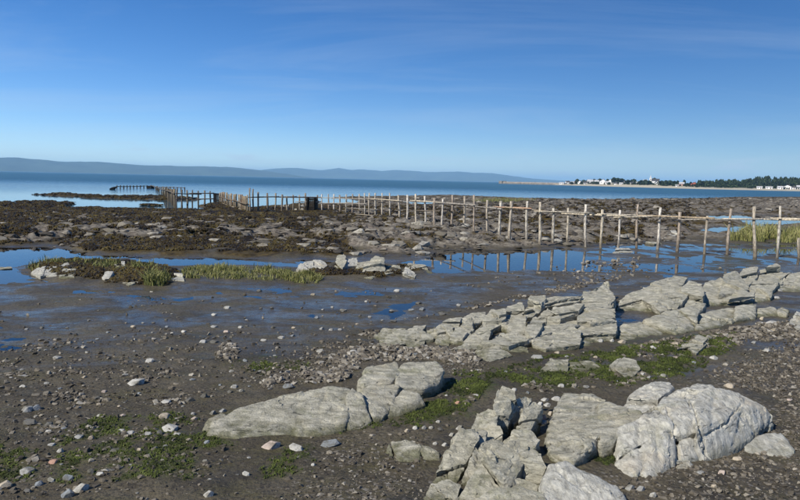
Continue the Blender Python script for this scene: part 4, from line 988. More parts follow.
rails(wf, wp_, [(0, .78, 3, .765, CR), (2, 1.9, 5, .78, CR), (4, .755, 7, .80, GRY), (6, .95, 9, .74, TAN), (8, .80, 10, .82, CR), (9, .74, 11, .885, CR), (10, .86, 13, .85, CR), (12, .80, 15, .76, CR), (14, .88, 17, .82, TAN), (16, .81, 18, .83, (0.55, 0.36, 0.24)), (18, .78, 21, .77, GRY), (20, .74, 23, .86, GRY), (22, .74, 26, .78, CR), (25, .80, 29, .74, GRY), (28, .78, 32, .74, CR), (31, .74, 40, .80, GRY), (33, .52, 40, .5, GRY), (28, 0.03, 33, 0.02, CR), (32, .03, 40, .02, CR)], 1)
rails(wf, wp_, [(31, .30, 36, .30, GRY), (22, .5, 28, .42, (0.2, 0.17, 0.14))], 2, 0.03, 'brace')
front = [(317.5, 211.8, 317.4, 195), (305.6, 212, 305.4, 193), (299.6, 212, 299.4, 195), (293.2, 212, 293, 195), (287.5, 212.3, 286.8, 196), (282, 212.5, 282.2, 194.5), (275, 212, 275.6, 193), (267.6, 212.3, 267.3, 193), (257.8, 212.3, 258.2, 192), (252.6, 212.6, 253, 189), (249.4, 212.8, 249.8, 188)]
f2, p2 = fence('weir_fence', 'front fence of the fish trap between the dark gate panel and the two tall posts', front, 0.075, [(0.22, 0.18, 0.14), (0.28, 0.24, 0.19), (0.40, 0.35, 0.27)], sd=2)
rails(f2, p2, [(0, .86, 4, .92, (0.16, 0.13, 0.11)), (3, .90, 7, .80, (0.14, 0.12, 0.10)), (6, .80, 10, .63, (0.14, 0.12, 0.10)), (0, .6, 2, .6, GRY)], 2, 0.05)
stk = []
for i in range(19):
    t = i / 18; ub = 220.5 + 27 * t + random.uniform(-.4, .4); stk.append((ub, 203.2 + 9.3 * t ** 1.1, ub + random.uniform(-.6, .6), 192 + 3.4 * t + random.uniform(-.5, 1.2)))
f3, p3 = fence('stake_wall', 'slanting wall of close set brown stakes with a pale footing log, right of the dark trap door', stk[::-1], 0.085, [(0.30, 0.25, 0.18), (0.38, 0.33, 0.25), (0.22, 0.15, 0.10), (0.34, 0.27, 0.18)], sd=3)
rails(f3, p3, [(0, .5, 9, .55, (0.18, 0.14, 0.1)), (9, .55, 18, .6, (0.18, 0.14, 0.1)), (0, .02, 10, .03, CR), (9, .04, 18, .05, CR)], 3, 0.06)
lf = [(211, 206.5, 210, 191), (204.6, 207, 204.6, 190.5), (198.4, 207.5, 198.2, 190.8), (192.6, 208, 192.4, 190), (187.2, 208, 187, 190), (182, 208.4, 181.8, 189.6), (176.6, 208.8, 176.8, 189.6)]
f4, p4 = fence('weir_fence', 'open pole fence standing in the water left of the dark trap door', lf, 0.085, [(0.14, 0.12, 0.10), (0.2, 0.17, 0.13)], sd=4)
rails(f4, p4, [(0, .86, 3, .82, (0.14, 0.12, 0.1)), (2, .80, 6, .80, (0.14, 0.12, 0.1)), (0, .5, 3, .5, (0.14, 0.12, 0.1)), (3, .55, 6, .5, (0.14, 0.12, 0.1))], 4, 0.05)
lw = []
for i in range(22):
    t = i / 21; ub = 150.5 + 24.5 * t ** 1.15 + random.uniform(-.3, .3); lw.append((ub, 187.6 + 20.5 * t ** 1.9, ub + random.uniform(-.4, .4), 184.8 + 4.2 * t + random.uniform(-.4, .6)))
f5, p5 = fence('stake_wall', 'dark receding stake wall running out into the sea on the left', lw[::-1], 0.10, [(0.16, 0.14, 0.10), (0.22, 0.19, 0.13), (0.12, 0.10, 0.08)], sd=5)
rails(f5, p5, [(0, .75, 8, .75, (0.14, 0.12, 0.1)), (7, .75, 15, .75, (0.14, 0.12, 0.1)), (14, .7, 21, .7, (0.14, 0.12, 0.1))], 5, 0.06)
fw_ = [(117 + 3.33 * i, 188.8 - 0.1 * i, 117 + 3.33 * i + .2 * math.sin(i), 185.2 + .1 * (i % 3)) for i in range(10)]
f6, p6 = fence('weir_fence', 'far dark pole fence standing in the sea at the left end', fw_, 0.12, [(0.06, 0.055, 0.05)], sd=6)
rails(f6, p6, [(0, .65, 5, .65, (0.06, 0.055, 0.05)), (5, .65, 9, .68, (0.06, 0.055, 0.05))], 6, 0.08)
bw = [(163 + 3.6 * i, 190.0 + .18 * i, 163 + 3.6 * i, 186.4 + .12 * i) for i in range(7)]
f7, p7 = fence('weir_fence', 'short back fence in the sea behind the receding stake wall', bw, 0.11, [(0.10, 0.09, 0.08)], sd=7)
rails(f7, p7, [(0, .8, 6, .8, (0.1, 0.09, 0.08))], 7, 0.07)
# dark plank doors of the trap
MDARK = mat_flat('tarred_planks', (0.012, 0.011, 0.010), 0.8, 0.3, 3)
def plank_box(label, u0, u1, vt, vb, depth, slope=0.0):
    a = base_pt(u0, vb); b = P(u1, vb, a[2]); t = top_pt((u0 + u1) / 2, vt, a[1]); h = t[2] - a[2]; w = float(np.hypot(*(b - a)[:2]))
    o = empty('trap_door', tuple(float(c) for c in a)); tag(o, label, 'trap door', 'dark plank doors of the fish weir')
    n_ = 5
    for i in range(n_):
        bm = bmesh.new(); x0 = w * i / n_; box(bm, x0 + .015, x0 + w / n_ - .015, 0, .05, -.3, h * (0.97 + .03 * math.sin(i * 2.3))); link('plank', bm_mesh(bm, 'plank'), MDARK, o)
    for i, hh in enumerate((.25, .8)):
        bm = bmesh.new(); box(bm, -.05, w + .05, .055, .12, h * hh, h * hh + .12); link('cross_bar', bm_mesh(bm, 'cross_bar'), MDARK, o)
    for x0 in (0, w):
        bm = bmesh.new(); box(bm, x0 - .05, x0 + .05, .13, depth, -.3, h * .96); link('side_panel', bm_mesh(bm, 'side_panel'), MDARK, o)
    return o
plank_box('black plank door at the left end of the brown stake wall', 213.5, 219.5, 193, 203.5, 1.2)
plank_box('black plank panel where the long leader fence meets the trap front', 306.8, 314.2, 197, 212.2, 1.4)
plank_box('small black crate like door at the sea end of the receding stake wall', 146.5, 150.5, 185.8, 188.4, 1.5)
outcrop('sea_rock', 'small dark rock lump at the far left end of the weir', 'rock', (112.5, 189.5), [], MROCK, zb=0.0)
bm = hull_pts([(random.gauss(0, .5), random.gauss(0, .4), random.uniform(-.3, .75) - .25 * 0) for _ in range(22)]); me_ = bm_mesh(bm, 'rock_block'); lastr = [o for o in COL.objects if o.name.startswith('sea_rock')][0]
add_attr(me_, 'hrel', np.zeros(len(me_.vertices))); lk = link('rock_block', me_, MDARK, lastr); lk.scale = (.75, .75, .8)

# ------------------------------------------------------------------ loose stones
def stone_mesh(seed, flat, ang):
    rg = np.random.default_rng(seed); pts = rg.normal(size=(int(24 - 8 * ang), 3)); pts /= np.linalg.norm(pts, axis=1)[:, None]
    pts *= (1 - 0.25 * rg.random((len(pts), 1))); pts *= (0.5, 0.5 * (0.6 + .3 * rg.random()), 0.5 * flat)
    bm = hull_pts([tuple(p) for p in pts]); bmesh.ops.bevel(bm, geom=bm.edges[:], offset=0.035 + .03 * (1 - ang), segments=1, affect='EDGES', profile=0.6, clamp_overlap=True)
    me = bm_mesh(bm, 'stone'); me.materials.append(MSTONE); return me
SM = [stone_mesh(200 + i, (0.35, 0.5, 0.7)[i % 3], (1.0, 0.5)[(i // 3) % 2]) for i in range(12)]
C_W = (0.42, 0.41, 0.37); C_G = (0.27, 0.27, 0.255); C_B = (0.20, 0.22, 0.235); C_T = (0.42, 0.36, 0.27); C_P = (0.46, 0.27, 0.19); C_D = (0.10, 0.098, 0.09); C_PK = (0.45, 0.37, 0.31)
def stone(u, v, wpx, hpx, col, label, group=None, kind=None, rz=None, tilt=0.0, zoff=0.0, name='stone'):
    """centre of the stone in photo pixels, its width and height there"""
    z = gz(u, v + hpx * .3); p = P(u, v + hpx * .3, z); r = np.linalg.norm(p - np.array((0, 0, H))); s = wpx * r / F
    k = random.randrange(12) if kind is None else kind
    o = link(name, SM[k]); fl = (0.35, 0.5, 0.7)[k % 3]
    hz_ = max(0.25, min(1.6, (hpx / wpx) * .95 / fl))
    o.scale = (s, s * .95, s * hz_); o.location = (float(p[0]), float(p[1]), float(z + s * hz_ * fl * .12 + zoff))
    o.rotation_euler = (tilt * .5, tilt, random.uniform(-.35, .35) if rz is None else rz); o.color = (*col, 1)
    return tag(o, label, 'stone', group)
HAND = [
    (136, 381, 24, 9, C_W, 'pale tilted slab stone alone on the dark mud left of centre', 0, -.25), (27, 408, 15, 10, C_G, 'dark sided flat stone leaning on a round one near the left edge', 0, -.3), (36, 407, 11, 9, C_B, 'round blue grey stone beside the leaning flat one near the left edge', 5, 0),
    (30, 421, 17, 9, C_D, 'long olive stone below the leaning pair near the left edge', 1, 0), (49, 424, 11, 8, C_D, 'dark upright stone right of the long olive stone', 4, .3), (170, 427, 21, 10, C_W, 'largest pale flat stone in the cluster left of the long slab', 0, .1), (164, 415, 14, 7, C_T, 'beige flat stone above the largest pale one', 3, 0),
    (166, 401, 13, 5, C_W, 'thin white stone at the top of the left stone cluster', 0, 0), (190, 399, 10, 7, C_D, 'dark stone with pale top right of the thin white one', 5, 0), (193, 412, 6, 9, C_G, 'narrow upright grey stone near the toe of the long slab', 4, .5), (177, 434, 11, 5, C_W, 'thin pale stone just below the largest pale flat stone', 0, 0),
    (160, 432, 8, 8, C_D, 'dark round stone touching the left of the largest pale stone', 2, 0), (148, 433, 8, 6, C_G, 'small grey stone between two dark stones in the left cluster', 1, 0), (130, 432, 10, 4, C_W, 'thin white stone lying left of the dark cluster stones', 3, 0), (121, 430, 9, 4, C_W, 'second thin white stone farther left of the cluster', 0, 0),
    (79, 436, 11, 5, C_G, 'flat grey stone on mud above the tan pebble', 0, 0), (91, 437, 8, 7, C_PK, 'small pinkish grey stone beside a green tuft', 4, 0), (60, 450, 8, 7, C_W, 'small white cube like stone in the lower left', 4, 0), (53, 461, 10, 5, C_P, 'small orange tan stone in the lower left', 3, 0), (27, 470, 18, 8, C_G, 'broad grey olive stone low in the lower left', 0, 0),
    (68, 476, 11, 11, C_B, 'blue grey pointed stone at lower left', 1, .3), (82, 487, 15, 12, C_W, 'light grey blocky stone, largest at the lower left edge', 5, 0), (67, 493, 15, 13, C_B, 'grey leaning stone left of the light blocky one', 1, -.5), (51, 478, 8, 10, C_W, 'white upright chip left of the blue grey stone', 1, .4), (39, 483, 10, 7, C_B, 'dark blue grey stone near the lower left corner', 4, 0),
    (100, 473, 8, 6, C_W, 'white triangular chip right of the blue grey stone', 1, 0), (5, 484, 15, 11, C_T, 'beige stone cut by the left edge near the bottom', 5, 0), (91, 471, 9, 8, C_D, 'dark stone behind the white triangular chip', 2, 0), (139, 449, 6, 5, C_T, 'small beige stone alone on green mud', 1, 0), (115, 450, 13, 5, C_D, 'flat dark olive stone on mud left of the green patch', 0, 0),
    (272, 444, 21, 11, C_PK, 'rounded pinkish beige stone below the long slab', 5, 0), (296, 446, 18, 11, C_W, 'angular white and grey stone below the long slab, middle of three', 1, .2), (330, 442, 22, 12, C_B, 'blue grey stone below the long slab, rightmost of three', 1, -.1), (207, 440, 8, 12, C_B, 'upright blue grey stone at the toe of the long slab', 4, .3), (205, 460, 6, 6, C_G, 'small grey chip alone on mud below the slab toe', 1, 0),
    (246, 472, 9, 10, C_W, 'white wedge stone alone on mud at bottom left of centre', 1, .3), (209, 493, 11, 10, C_W, 'pale round stone at the bottom edge left of centre', 5, 0), (313, 464, 6, 5, C_W, 'small white chip on mud below the blue grey stone', 4, 0), (204, 395, 10, 8, C_D, 'dark stone with white top above the slab toe', 4, 0), (213, 412, 7, 7, C_G, 'small rounded grey stone on the left rim of the long slab', 5, 0), (223, 410, 8, 6, C_G, 'second rounded grey stone on the left rim of the long slab', 5, 0),
    (288, 385, 13, 9, C_B, 'blue grey pyramid stone behind the long slab', 1, 0), (234, 386, 9, 5, C_W, 'white flat stone above the long slab toe', 3, 0), (268, 380, 17, 4, C_W, 'long thin pale flake behind the long slab', 0, 0), (271, 376, 5, 8, C_G, 'thin upright flake standing behind the pale one', 1, 1.0), (241, 390, 7, 5, C_W, 'white stone next to the shingle heap behind the slab', 4, 0), (230, 391, 8, 5, C_D, 'grey flat stone next to the white one behind the slab', 0, 0),
    (150, 360, 11, 6, C_W, 'white flat stone on wet mud in the left middle', 3, 0), (57, 357, 11, 4, C_G, 'thin grey flat stone on wet mud far left', 0, 0), (133, 326, 6, 3, C_T, 'small tan flat stone on the wet mud below the islet', 3, 0), (227, 307, 9, 4, C_W, 'white flat stone in the shallow water below the grass', 3, 0), (214, 314, 8, 4, C_W, 'white flat stone just below left of another in shallow water', 0, 0), (214, 326, 10, 4, C_G, 'grey flat stone on wet mud below the white pair', 0, 0), (226, 331, 7, 5, C_PK, 'small pinkish stone on wet mud below the white pair', 1, 0), (203, 341, 9, 5, C_W, 'white edged stone left of a dark flat one on the mud', 3, 0), (214, 341, 12, 5, C_D, 'dark flat stone on mud, centre left', 0, 0),
    (281, 337, 9, 4, C_W, 'white flat stone on the mud left of centre', 3, 0), (322, 328, 6, 5, C_G, 'grey round stone at the left of a row of three on mud', 5, 0), (331, 329, 6, 4, C_W, 'white stone in the middle of a row of three on mud', 3, 0), (340, 329, 7, 4, C_G, 'grey stone at the right of a row of three on mud', 4, 0), (320, 350, 9, 6, C_W, 'white stone with grey side at the edge of the shingle', 1, 0), (353, 351, 11, 5, C_W, 'white flat stone among shingle left of the middle outcrop', 3, 0),
    (313, 294, 7, 3, C_T, 'tan flat stone in shallow water below the centre rocks', 3, 0), (366, 301, 5, 3, C_W, 'small white stone on wet mud below the centre rocks', 4, 0), (259, 290, 8, 4, C_D, 'dark stone in the pool below the grass bar', 4, 0), (397, 290, 9, 4, C_W, 'white flat stone on wet mud right of the centre rocks', 3, 0), (245, 359, 6, 8, C_B, 'blue grey upright stone on mud near the white heap', 1, .4),
    (729, 385, 11, 6, C_T, 'cream stone just behind the top of the big whitish rock', 3, 0), (714, 357, 10, 7, C_W, 'white oval stone on dark mud below the long ledge', 3, .3), (653, 347, 9, 6, C_W, 'white plate stone in the weedy channel', 0, .4), (675, 343, 9, 5, C_T, 'cream stone left of the leaning grey rock', 3, 0), (642, 374, 8, 6, C_W, 'white rounded stone in the weedy channel right of the pointed rock', 5, 0), (649, 377, 6, 5, C_G, 'small grey stone touching the white rounded one in the channel', 5, 0), (663, 375, 8, 5, C_W, 'white flat stone in the channel above the big whitish rock', 3, 0),
    (545, 399, 9, 5, C_W, 'white stone left of a pair above the sloping slab', 5, 0), (556, 398, 12, 6, C_W, 'longer white stone right of a pair above the sloping slab', 3, 0), (561, 385, 9, 5, C_W, 'white stone on green weed above the sloping slab', 3, 0), (514, 389, 7, 4, C_W, 'white stone behind the tip of the jagged outcrop', 3, 0), (458, 402, 7, 5, C_P, 'small orange stone in the green weed left of the jagged outcrop', 5, 0), (409, 379, 6, 4, C_T, 'small tan stone near the right end of the long slab', 5, 0),
    (415, 427, 8, 7, C_W, 'white stone on weed left of two others, left of jagged outcrop', 4, 0), (424, 427, 7, 6, C_G, 'grey stone on weed between two white ones', 4, 0), (431, 427, 7, 5, C_W, 'white stone on weed right of the grey one', 4, 0), (438, 421, 6, 4, C_W, 'small white stone above the three on weed', 3, 0), (460, 427, 9, 8, C_W, 'white stone at the left rim of the jagged outcrop', 5, 0), (452, 434, 7, 6, C_W, 'small white stone below the one at the outcrop rim', 5, 0), (407, 430, 6, 6, C_T, 'tan stone at the left of the weed stones', 5, 0), (435, 443, 7, 5, C_W, 'white pebble behind the low rounded rock', 4, 0), (445, 444, 7, 6, C_W, 'white pebble at the right end of the low rounded rock', 5, 0),
    (641, 488, 9, 8, C_G, 'grey pebble right of the smooth boulder at the bottom edge', 5, 0), (653, 494, 9, 9, C_W, 'white pebble at the bottom below the big whitish rock', 4, 0), (630, 487, 10, 9, C_G, 'pale grey stone against the smooth boulder at the bottom', 5, 0), (714, 484, 7, 12, C_T, 'narrow cream stone on gravel below the big whitish rock', 4, .2), (700, 472, 10, 4, C_G, 'flat grey stone on gravel below the big rock', 3, 0), (722, 472, 9, 6, C_PK, 'pinkish stone on gravel below the big rock', 5, 0), (737, 458, 10, 6, C_T, 'cream chip beside the cream slab', 1, 0),
    (655, 327, 8, 4, C_W, 'white chip under the front of the long ledge, left', 3, 0), (772, 322, 14, 4, C_W, 'white flat flake at the right foot of the long ledge', 3, 0), (760, 323, 10, 4, C_W, 'second white flake at the right foot of the long ledge', 3, 0), (762, 318, 5, 5, C_T, 'round cream pebble at the right foot of the long ledge', 5, 0), (775, 297, 11, 3, C_W, 'flat white flake right of the humped outcrop', 3, 0), (780, 290, 9, 3, C_G, 'flat grey flake in the wet right of the humped outcrop', 3, 0), (622, 341, 9, 6, C_T, 'cream stone below the left end of the long ledge', 5, 0), (612, 340, 5, 5, C_W, 'round white pebble between the middle outcrop and the ledge', 5, 0), (600, 340, 8, 5, C_W, 'white stone at the foot of the tan boulder end', 3, 0), (537, 356, 14, 8, C_G, 'pale grey wedge at the foot of the middle outcrop', 1, 0), (557, 352, 7, 3, C_T, 'tan flat stone in the wet below the middle outcrop', 3, 0),
]
taken = []
for (u, v, w, h, c, lab, kd, tl) in HAND:
    stone(u, v, w, h, c, lab, None, kd, None, tl); taken.append((u, v, w))
# the nest of stones on the sloping slab: laid on the block, so raised
for (u, v, w, h, c, lab) in [(542, 424, 12, 9, C_P, 'orange pink stone in the nest on the sloping slab'), (558, 415, 13, 10, C_B, 'largest blue grey stone in the nest on the sloping slab'), (550, 420, 6, 7, C_T, 'beige upright stone in the middle of the nest'), (543, 429, 10, 6, C_G, 'pale grey stone at the front of the nest'), (551, 427, 6, 6, C_T, 'small cream stone at the front of the nest'), (557, 425, 8, 5, C_W, 'white stone at the right front of the nest'), (534, 427, 9, 9, C_D, 'dark grey upright stone at the left of the nest'), (547, 411, 8, 6, C_W, 'white stone at the back of the nest'), (540, 410, 7, 6, C_W, 'pale stone touching the jagged outcrop at the nest back')]:
    stone(u, v, w, h, c, lab, 'nest of stones on the sloping slab', 5 if w < 11 else 4, None, 0, 0.09)
    taken.append((u, v, w))

def scatter(n, uv_poly, rg, dens=None):
    """random places on the flat, even over the ground, inside a photo polygon"""
    q = np.array(uv_poly, float); out_ = []
    c = P(q[:, 0], q[:, 1], 0.05)[:, :2]; lo = c.min(0); hi = c.max(0); got = 0; tries = 0
    while got < n and tries < 60:
        m = max(2000, n * 3); xy = lo + (hi - lo) * rg.random((m, 2)); u, v = proj(xy[:, 0], xy[:, 1], 0.05)
        ok = poly_sd(u, v, uv_poly, 1.0) > 0
        if dens is not None: ok &= rg.random(m) < dens(xy[:, 0], xy[:, 1], u, v)
        out_.append(np.c_[xy, u, v][ok]); got += ok.sum(); tries += 1
    return np.concatenate(out_)[:n]
rg = np.random.default_rng(77)
FIELD = [(-80, 520), (-80, 335), (120, 315), (400, 300), (480, 300), (640, 300), (880, 290), (880, 520)]
ZN = [('on the mud at the lower left', lambda u, v: (u < 210) & (v > 400)), ('on the upper left mud', lambda u, v: (u < 210) & (v <= 400)), ('in the shingle behind the long slab', lambda u, v: (u >= 210) & (u < 400) & (v < 395)), ('on the mud below the long slab', lambda u, v: (u >= 210) & (u < 440) & (v >= 395)), ('in the weedy channel between the outcrops', lambda u, v: (u >= 400) & (u < 690) & (v < 450)), ('on the gravel at the lower right', lambda u, v: (u >= 560))]
def dens1(x, y, u, v):
    c = np.clip(0.25 + 1.2 * fbm2(x / 0.9, y / 0.9, 3, 91), 0.03, 1)
    sh = np.maximum(sstep(-15, 15, poly_sd(u, v, GRAVEL[1], 1.0)), 0.55 * sstep(-15, 15, poly_sd(u, v, [(60, 470), (60, 395), (200, 385), (230, 440), (100, 500)], 1.0)))
    return np.clip(c * 0.55 + sh * 0.8, 0, 1) * ~on_rock(u, v)
sp_ = scatter(420, FIELD, rg, dens1); cnt = 0
pal = [C_W, C_G, C_G, C_B, C_T, C_D, C_D, C_G, C_PK, C_W, C_D]
for (x, y, u, v) in sp_:
    if cnt >= 200: break
    w = 4 + 5 * rg.random() ** 2
    if u < -5 or u > 805 or v > 505 or any(abs(u - a) < (w + c) * .55 and abs(v - b) < 6 for a, b, c in taken): continue
    zn = [t for t, f in ZN if f(u, v)]
    if not zn: continue
    pc = pal[int(rg.integers(len(pal)))]; pn = {C_W: 'whitish', C_G: 'grey', C_B: 'blue grey', C_T: 'tan', C_D: 'dark', C_PK: 'pinkish'}[pc]; kd = int(rg.integers(12))
    lab = f"{'larger' if w > 6 else 'small'} {pn} {('flat', 'wedge shaped', 'blocky')[kd % 3]} stone lying {zn[0]}"
    stone(u, v, w, w * (.4 + .3 * rg.random()), pc, lab, 'loose stones ' + zn[0], kd); taken.append((u, v, w)); cnt += 1

# shingle: countless pebbles, one mass
def joined(name, temps, xyz, size, rot, tone, mat, smooth=False, squash=None):
    VV = []; QQ = []; TT = []; nb = 0
    for i in range(len(xyz)):
        Vv, Qq = temps[i % len(temps)]; a_ = rot[i]; ca, sa = math.cos(a_), math.sin(a_)
        w = Vv * size[i] * ((1, 1, squash[i]) if squash is not None else 1.0); w = np.stack([w[:, 0] * ca - w[:, 1] * sa, w[:, 0] * sa + w[:, 1] * ca, w[:, 2]], 1) + xyz[i]
        VV.append(w); QQ.append(Qq + nb); nb += len(Vv); TT.append(np.full(len(Vv), tone[i]))
    return link(name, np_mesh(name, np.concatenate(VV), np.concatenate(QQ), smooth, {'tone': np.clip(np.concatenate(TT), 0, 1)}), mat)
def peb_temp(seed, n=10, flat=.55):
    g_ = np.random.default_rng(seed); p = g_.normal(size=(n, 3)); p /= np.linalg.norm(p, axis=1)[:, None]; p *= (.5, .4, .5 * flat); return bm_arrays(hull_pts([tuple(q) for q in p]))
PT = [peb_temp(i, 9 + i % 4, .4 + .08 * (i % 5)) for i in range(14)]
def densp(x, y, u, v):
    c = np.clip(-0.02 + 1.3 * fbm2(x / 0.9, y / 0.7, 4, 93), 0.012, 1)
    gvv = np.zeros_like(x)
    for k_, pl in enumerate(GRAVEL): gvv = np.maximum(gvv, (1, 1, .02, .7)[k_] * sstep(-15, 15, poly_sd(u, v, pl, 1.0)))
    near_left = sstep(300, 120, u) * sstep(320, 420, v) * .25
    return np.clip(c * .45 * (1 - .85 * sstep(345, 315, v)) + gvv * .85 + near_left * (.4 + 2 * c), 0, 1) * ~on_rock(u, v)
FIELD2 = [(-150, 620), (-150, 300), (120, 290), (400, 285), (560, 262), (640, 262), (950, 275), (950, 620)]
s2 = scatter(26000, FIELD2, rg, densp); zz2 = T(s2[:, 0], s2[:, 1]); r2 = np.hypot(s2[:, 0], s2[:, 1])
sz = (0.013 + 0.055 * rg.random(len(s2)) ** 4.5) * (0.75 + r2 / 14)
tn = np.clip(rg.beta(1.5, 2.2, len(s2)), 0, 1)
tag(joined('shingle', PT, np.c_[s2[:, :2], zz2 + sz * .08], sz, rg.random(len(s2)) * 6.28, tn, MPEB), 'small pebbles and shell bits strewn over the mud', 'pebbles', kind='stuff')
# shingle in the thin bed behind the long slab and pale pebble spit
s3 = np.concatenate([scatter(2600, [(235, 398), (300, 372), (345, 350), (385, 345), (480, 352), (478, 368), (440, 362), (365, 362), (345, 386)], rg, lambda x, y, u, v: np.clip(.35 + 1.5 * fbm2(x / .6, y / .6, 3, 171), .03, 1)), scatter(140, [(545, 276), (575, 262), (640, 256), (640, 272), (600, 284)], rg), scatter(260, [(216, 360), (222, 345), (236, 344), (238, 360)], rg), scatter(700, [(620, 345), (760, 322), (800, 318), (800, 335), (700, 350)], rg)])
zz3 = T(s3[:, 0], s3[:, 1]); sz = (0.03 + 0.13 * rg.random(len(s3)) ** 3) * (0.7 + np.hypot(s3[:, 0], s3[:, 1]) / 30)
tag(joined('shingle', PT, np.c_[s3[:, :2], zz3 + sz * .1], sz, rg.random(len(s3)) * 6.28, np.clip(.25 + .7 * rg.random(len(s3)), 0, 1), MPEB), 'pale flat shingle bedded behind the long slab', 'shingle', kind='stuff')

drift = lambda x, y, u, v: np.clip(-.05 + 1.7 * fbm2(x / .8, y / .6, 3, 191), .03, 1) * ~on_rock(u, v)
s4 = np.concatenate([scatter(1000, [(-60, 515), (-60, 385), (60, 360), (215, 380), (235, 400), (200, 420), (230, 470), (220, 515)], rg, drift), scatter(350, [(-60, 385), (-60, 340), (240, 330), (300, 345), (215, 380), (60, 360)], rg, drift), scatter(500, [(360, 352), (380, 330), (470, 312), (590, 288), (600, 280), (560, 284), (440, 312), (360, 330)], rg, drift), scatter(420, [(440, 440), (470, 405), (560, 380), (640, 372), (660, 384), (560, 400), (530, 420), (470, 430)], rg, drift), scatter(500, [(560, 350), (640, 344), (780, 318), (800, 335), (700, 350), (600, 362)], rg, drift)])
zz4 = T(s4[:, 0], s4[:, 1]); sz = (.03 + .09 * rg.random(len(s4)) ** 2.5) * (.65 + np.hypot(s4[:, 0], s4[:, 1]) / 24)
tag(joined('shingle', PT, np.c_[s4[:, :2], zz4 + sz * .06], sz, rg.random(len(s4)) * 6.28, np.clip(rg.beta(1.6, 2.0, len(s4)), 0, 1), MPEB), 'drifts of small angular stones on the mud and along the outcrops', 'stones', kind='stuff')

# ------------------------------------------------------------------ reef stones
def reef_temp(seed):
    g_ = np.random.default_rng(seed); p = g_.normal(size=(13, 3)); p /= np.linalg.norm(p, axis=1)[:, None]; p *= (.5, .34, .15); return bm_arrays(hull_pts([tuple(q) for q in p]))
RT = [reef_temp(400 + i) for i in range(12)]
REEF = [[(-100, 246), (-100, 214), (180, 214), (330, 214), (330, 250), (100, 248)], [(300, 254), (300, 214), (460, 207), (560, 207), (690, 222), (690, 240), (560, 246), (420, 256)], [(470, 214), (500, 200), (700, 200.5), (850, 199), (850, 212), (700, 213), (690, 226), (560, 222)], [(320, 212), (340, 199), (480, 198), (480, 210)]]
def densr(x, y, u, v): return np.clip(.35 + 1.3 * fbm2(x / 2.5, y / 4, 4, 97), .02, 1)
rs = np.concatenate([scatter(n_, pl, rg, densr) for n_, pl in zip((1900, 7500, 5200, 1000), REEF)])
zr = T(rs[:, 0], rs[:, 1]); okr = zr > .01; rs = rs[okr]; zr = zr[okr]
sz = (.16 + .85 * rg.random(len(rs)) ** 5) * (.75 + np.hypot(rs[:, 0], rs[:, 1]) / 130)
order = np.argsort(-sz / np.hypot(rs[:, 0], rs[:, 1])); big, small = order[:90], order[90:]
tr = np.clip(.05 + .85 * rg.beta(1.4, 2.4, len(rs)), 0, 1); rot_ = rg.normal(0, .5, len(rs)); sq = .6 + 1.0 * rg.random(len(rs))
tag(joined('reef_rubble', RT, np.c_[rs[small][:, :2], zr[small] + .02], sz[small], rot_[small], tr[small], MREEF, False, sq[small]), 'grey rubble of broken rock over the reef', 'rubble', kind='stuff')
rsm = []
for V_, Q_ in RT:
    bm = bmesh.new(); vs = [bm.verts.new(p) for p in V_]; [bm.faces.new([vs[i] for i in t]) for t in Q_]
    bmesh.ops.bevel(bm, geom=bm.edges[:], offset=.03, segments=1, affect='EDGES', clamp_overlap=True); me_ = bm_mesh(bm, 'reef_rock'); me_.materials.append(MSTONE); rsm.append(me_)
for i, k in enumerate(big):
    x, y, u, v = rs[k]; o = link('reef_rock', rsm[i % 12]); s = sz[k]; o.scale = (s, s, s * sq[k]); o.location = (x, y, zr[k] + .03); o.rotation_euler.z = rot_[k]
    o.color = (*[(.30, .28, .235), (.20, .18, .145), (.13, .115, .09), (.36, .34, .29)][i % 4], 1)
    w_ = ('among brown weed at the far left of the reef' if u < 90 else 'among brown weed behind the islet and grass bar' if u < 210 else 'on the weedy reef below the stake wall' if u < 265 else 'on the weedy reef below the trap front') if u < 330 else None
    if w_ is None: w_ = ('on the grey reef behind the centre rock group' if u < 430 else 'on the grey reef at the left end of the reflecting pool' if u < 510 else 'on the grey reef above the reflecting pool' if u < 600 else 'on the grey reef at the right end of the pool') if v > 224 else 'on the far reef behind the leader fence'
    cn_ = ('pale', 'brownish', 'dark', 'whitish')[i % 4]; sn_ = 'broad' if s > .75 else 'mid sized' if s > .6 else 'smaller'
    tag(o, f'{sn_} {cn_} angular rock {w_}', 'rock', 'reef rocks')
# pale heap of rocks inside the trap
for i in range(12):
    u = 279 + 25 * rg.random(); v = 206 + 5.5 * rg.random(); w = 3 + 3.5 * rg.random(); p = base_pt(u, v); r = np.hypot(p[0], p[1]); s = w * r / F
    o = link('heap_rock', rsm[i % 12]); o.scale = (s, s * .8, s * 2.2); o.location = (p[0], p[1], p[2] + s * .2); o.rotation_euler.z = rg.random() * 6; o.color = (*[(.46, .43, .36), (.36, .33, .27)][i % 2], 1)
    tag(o, 'pale rock in the heap behind the front fence of the trap', 'rock', 'rock heap inside the fish trap')

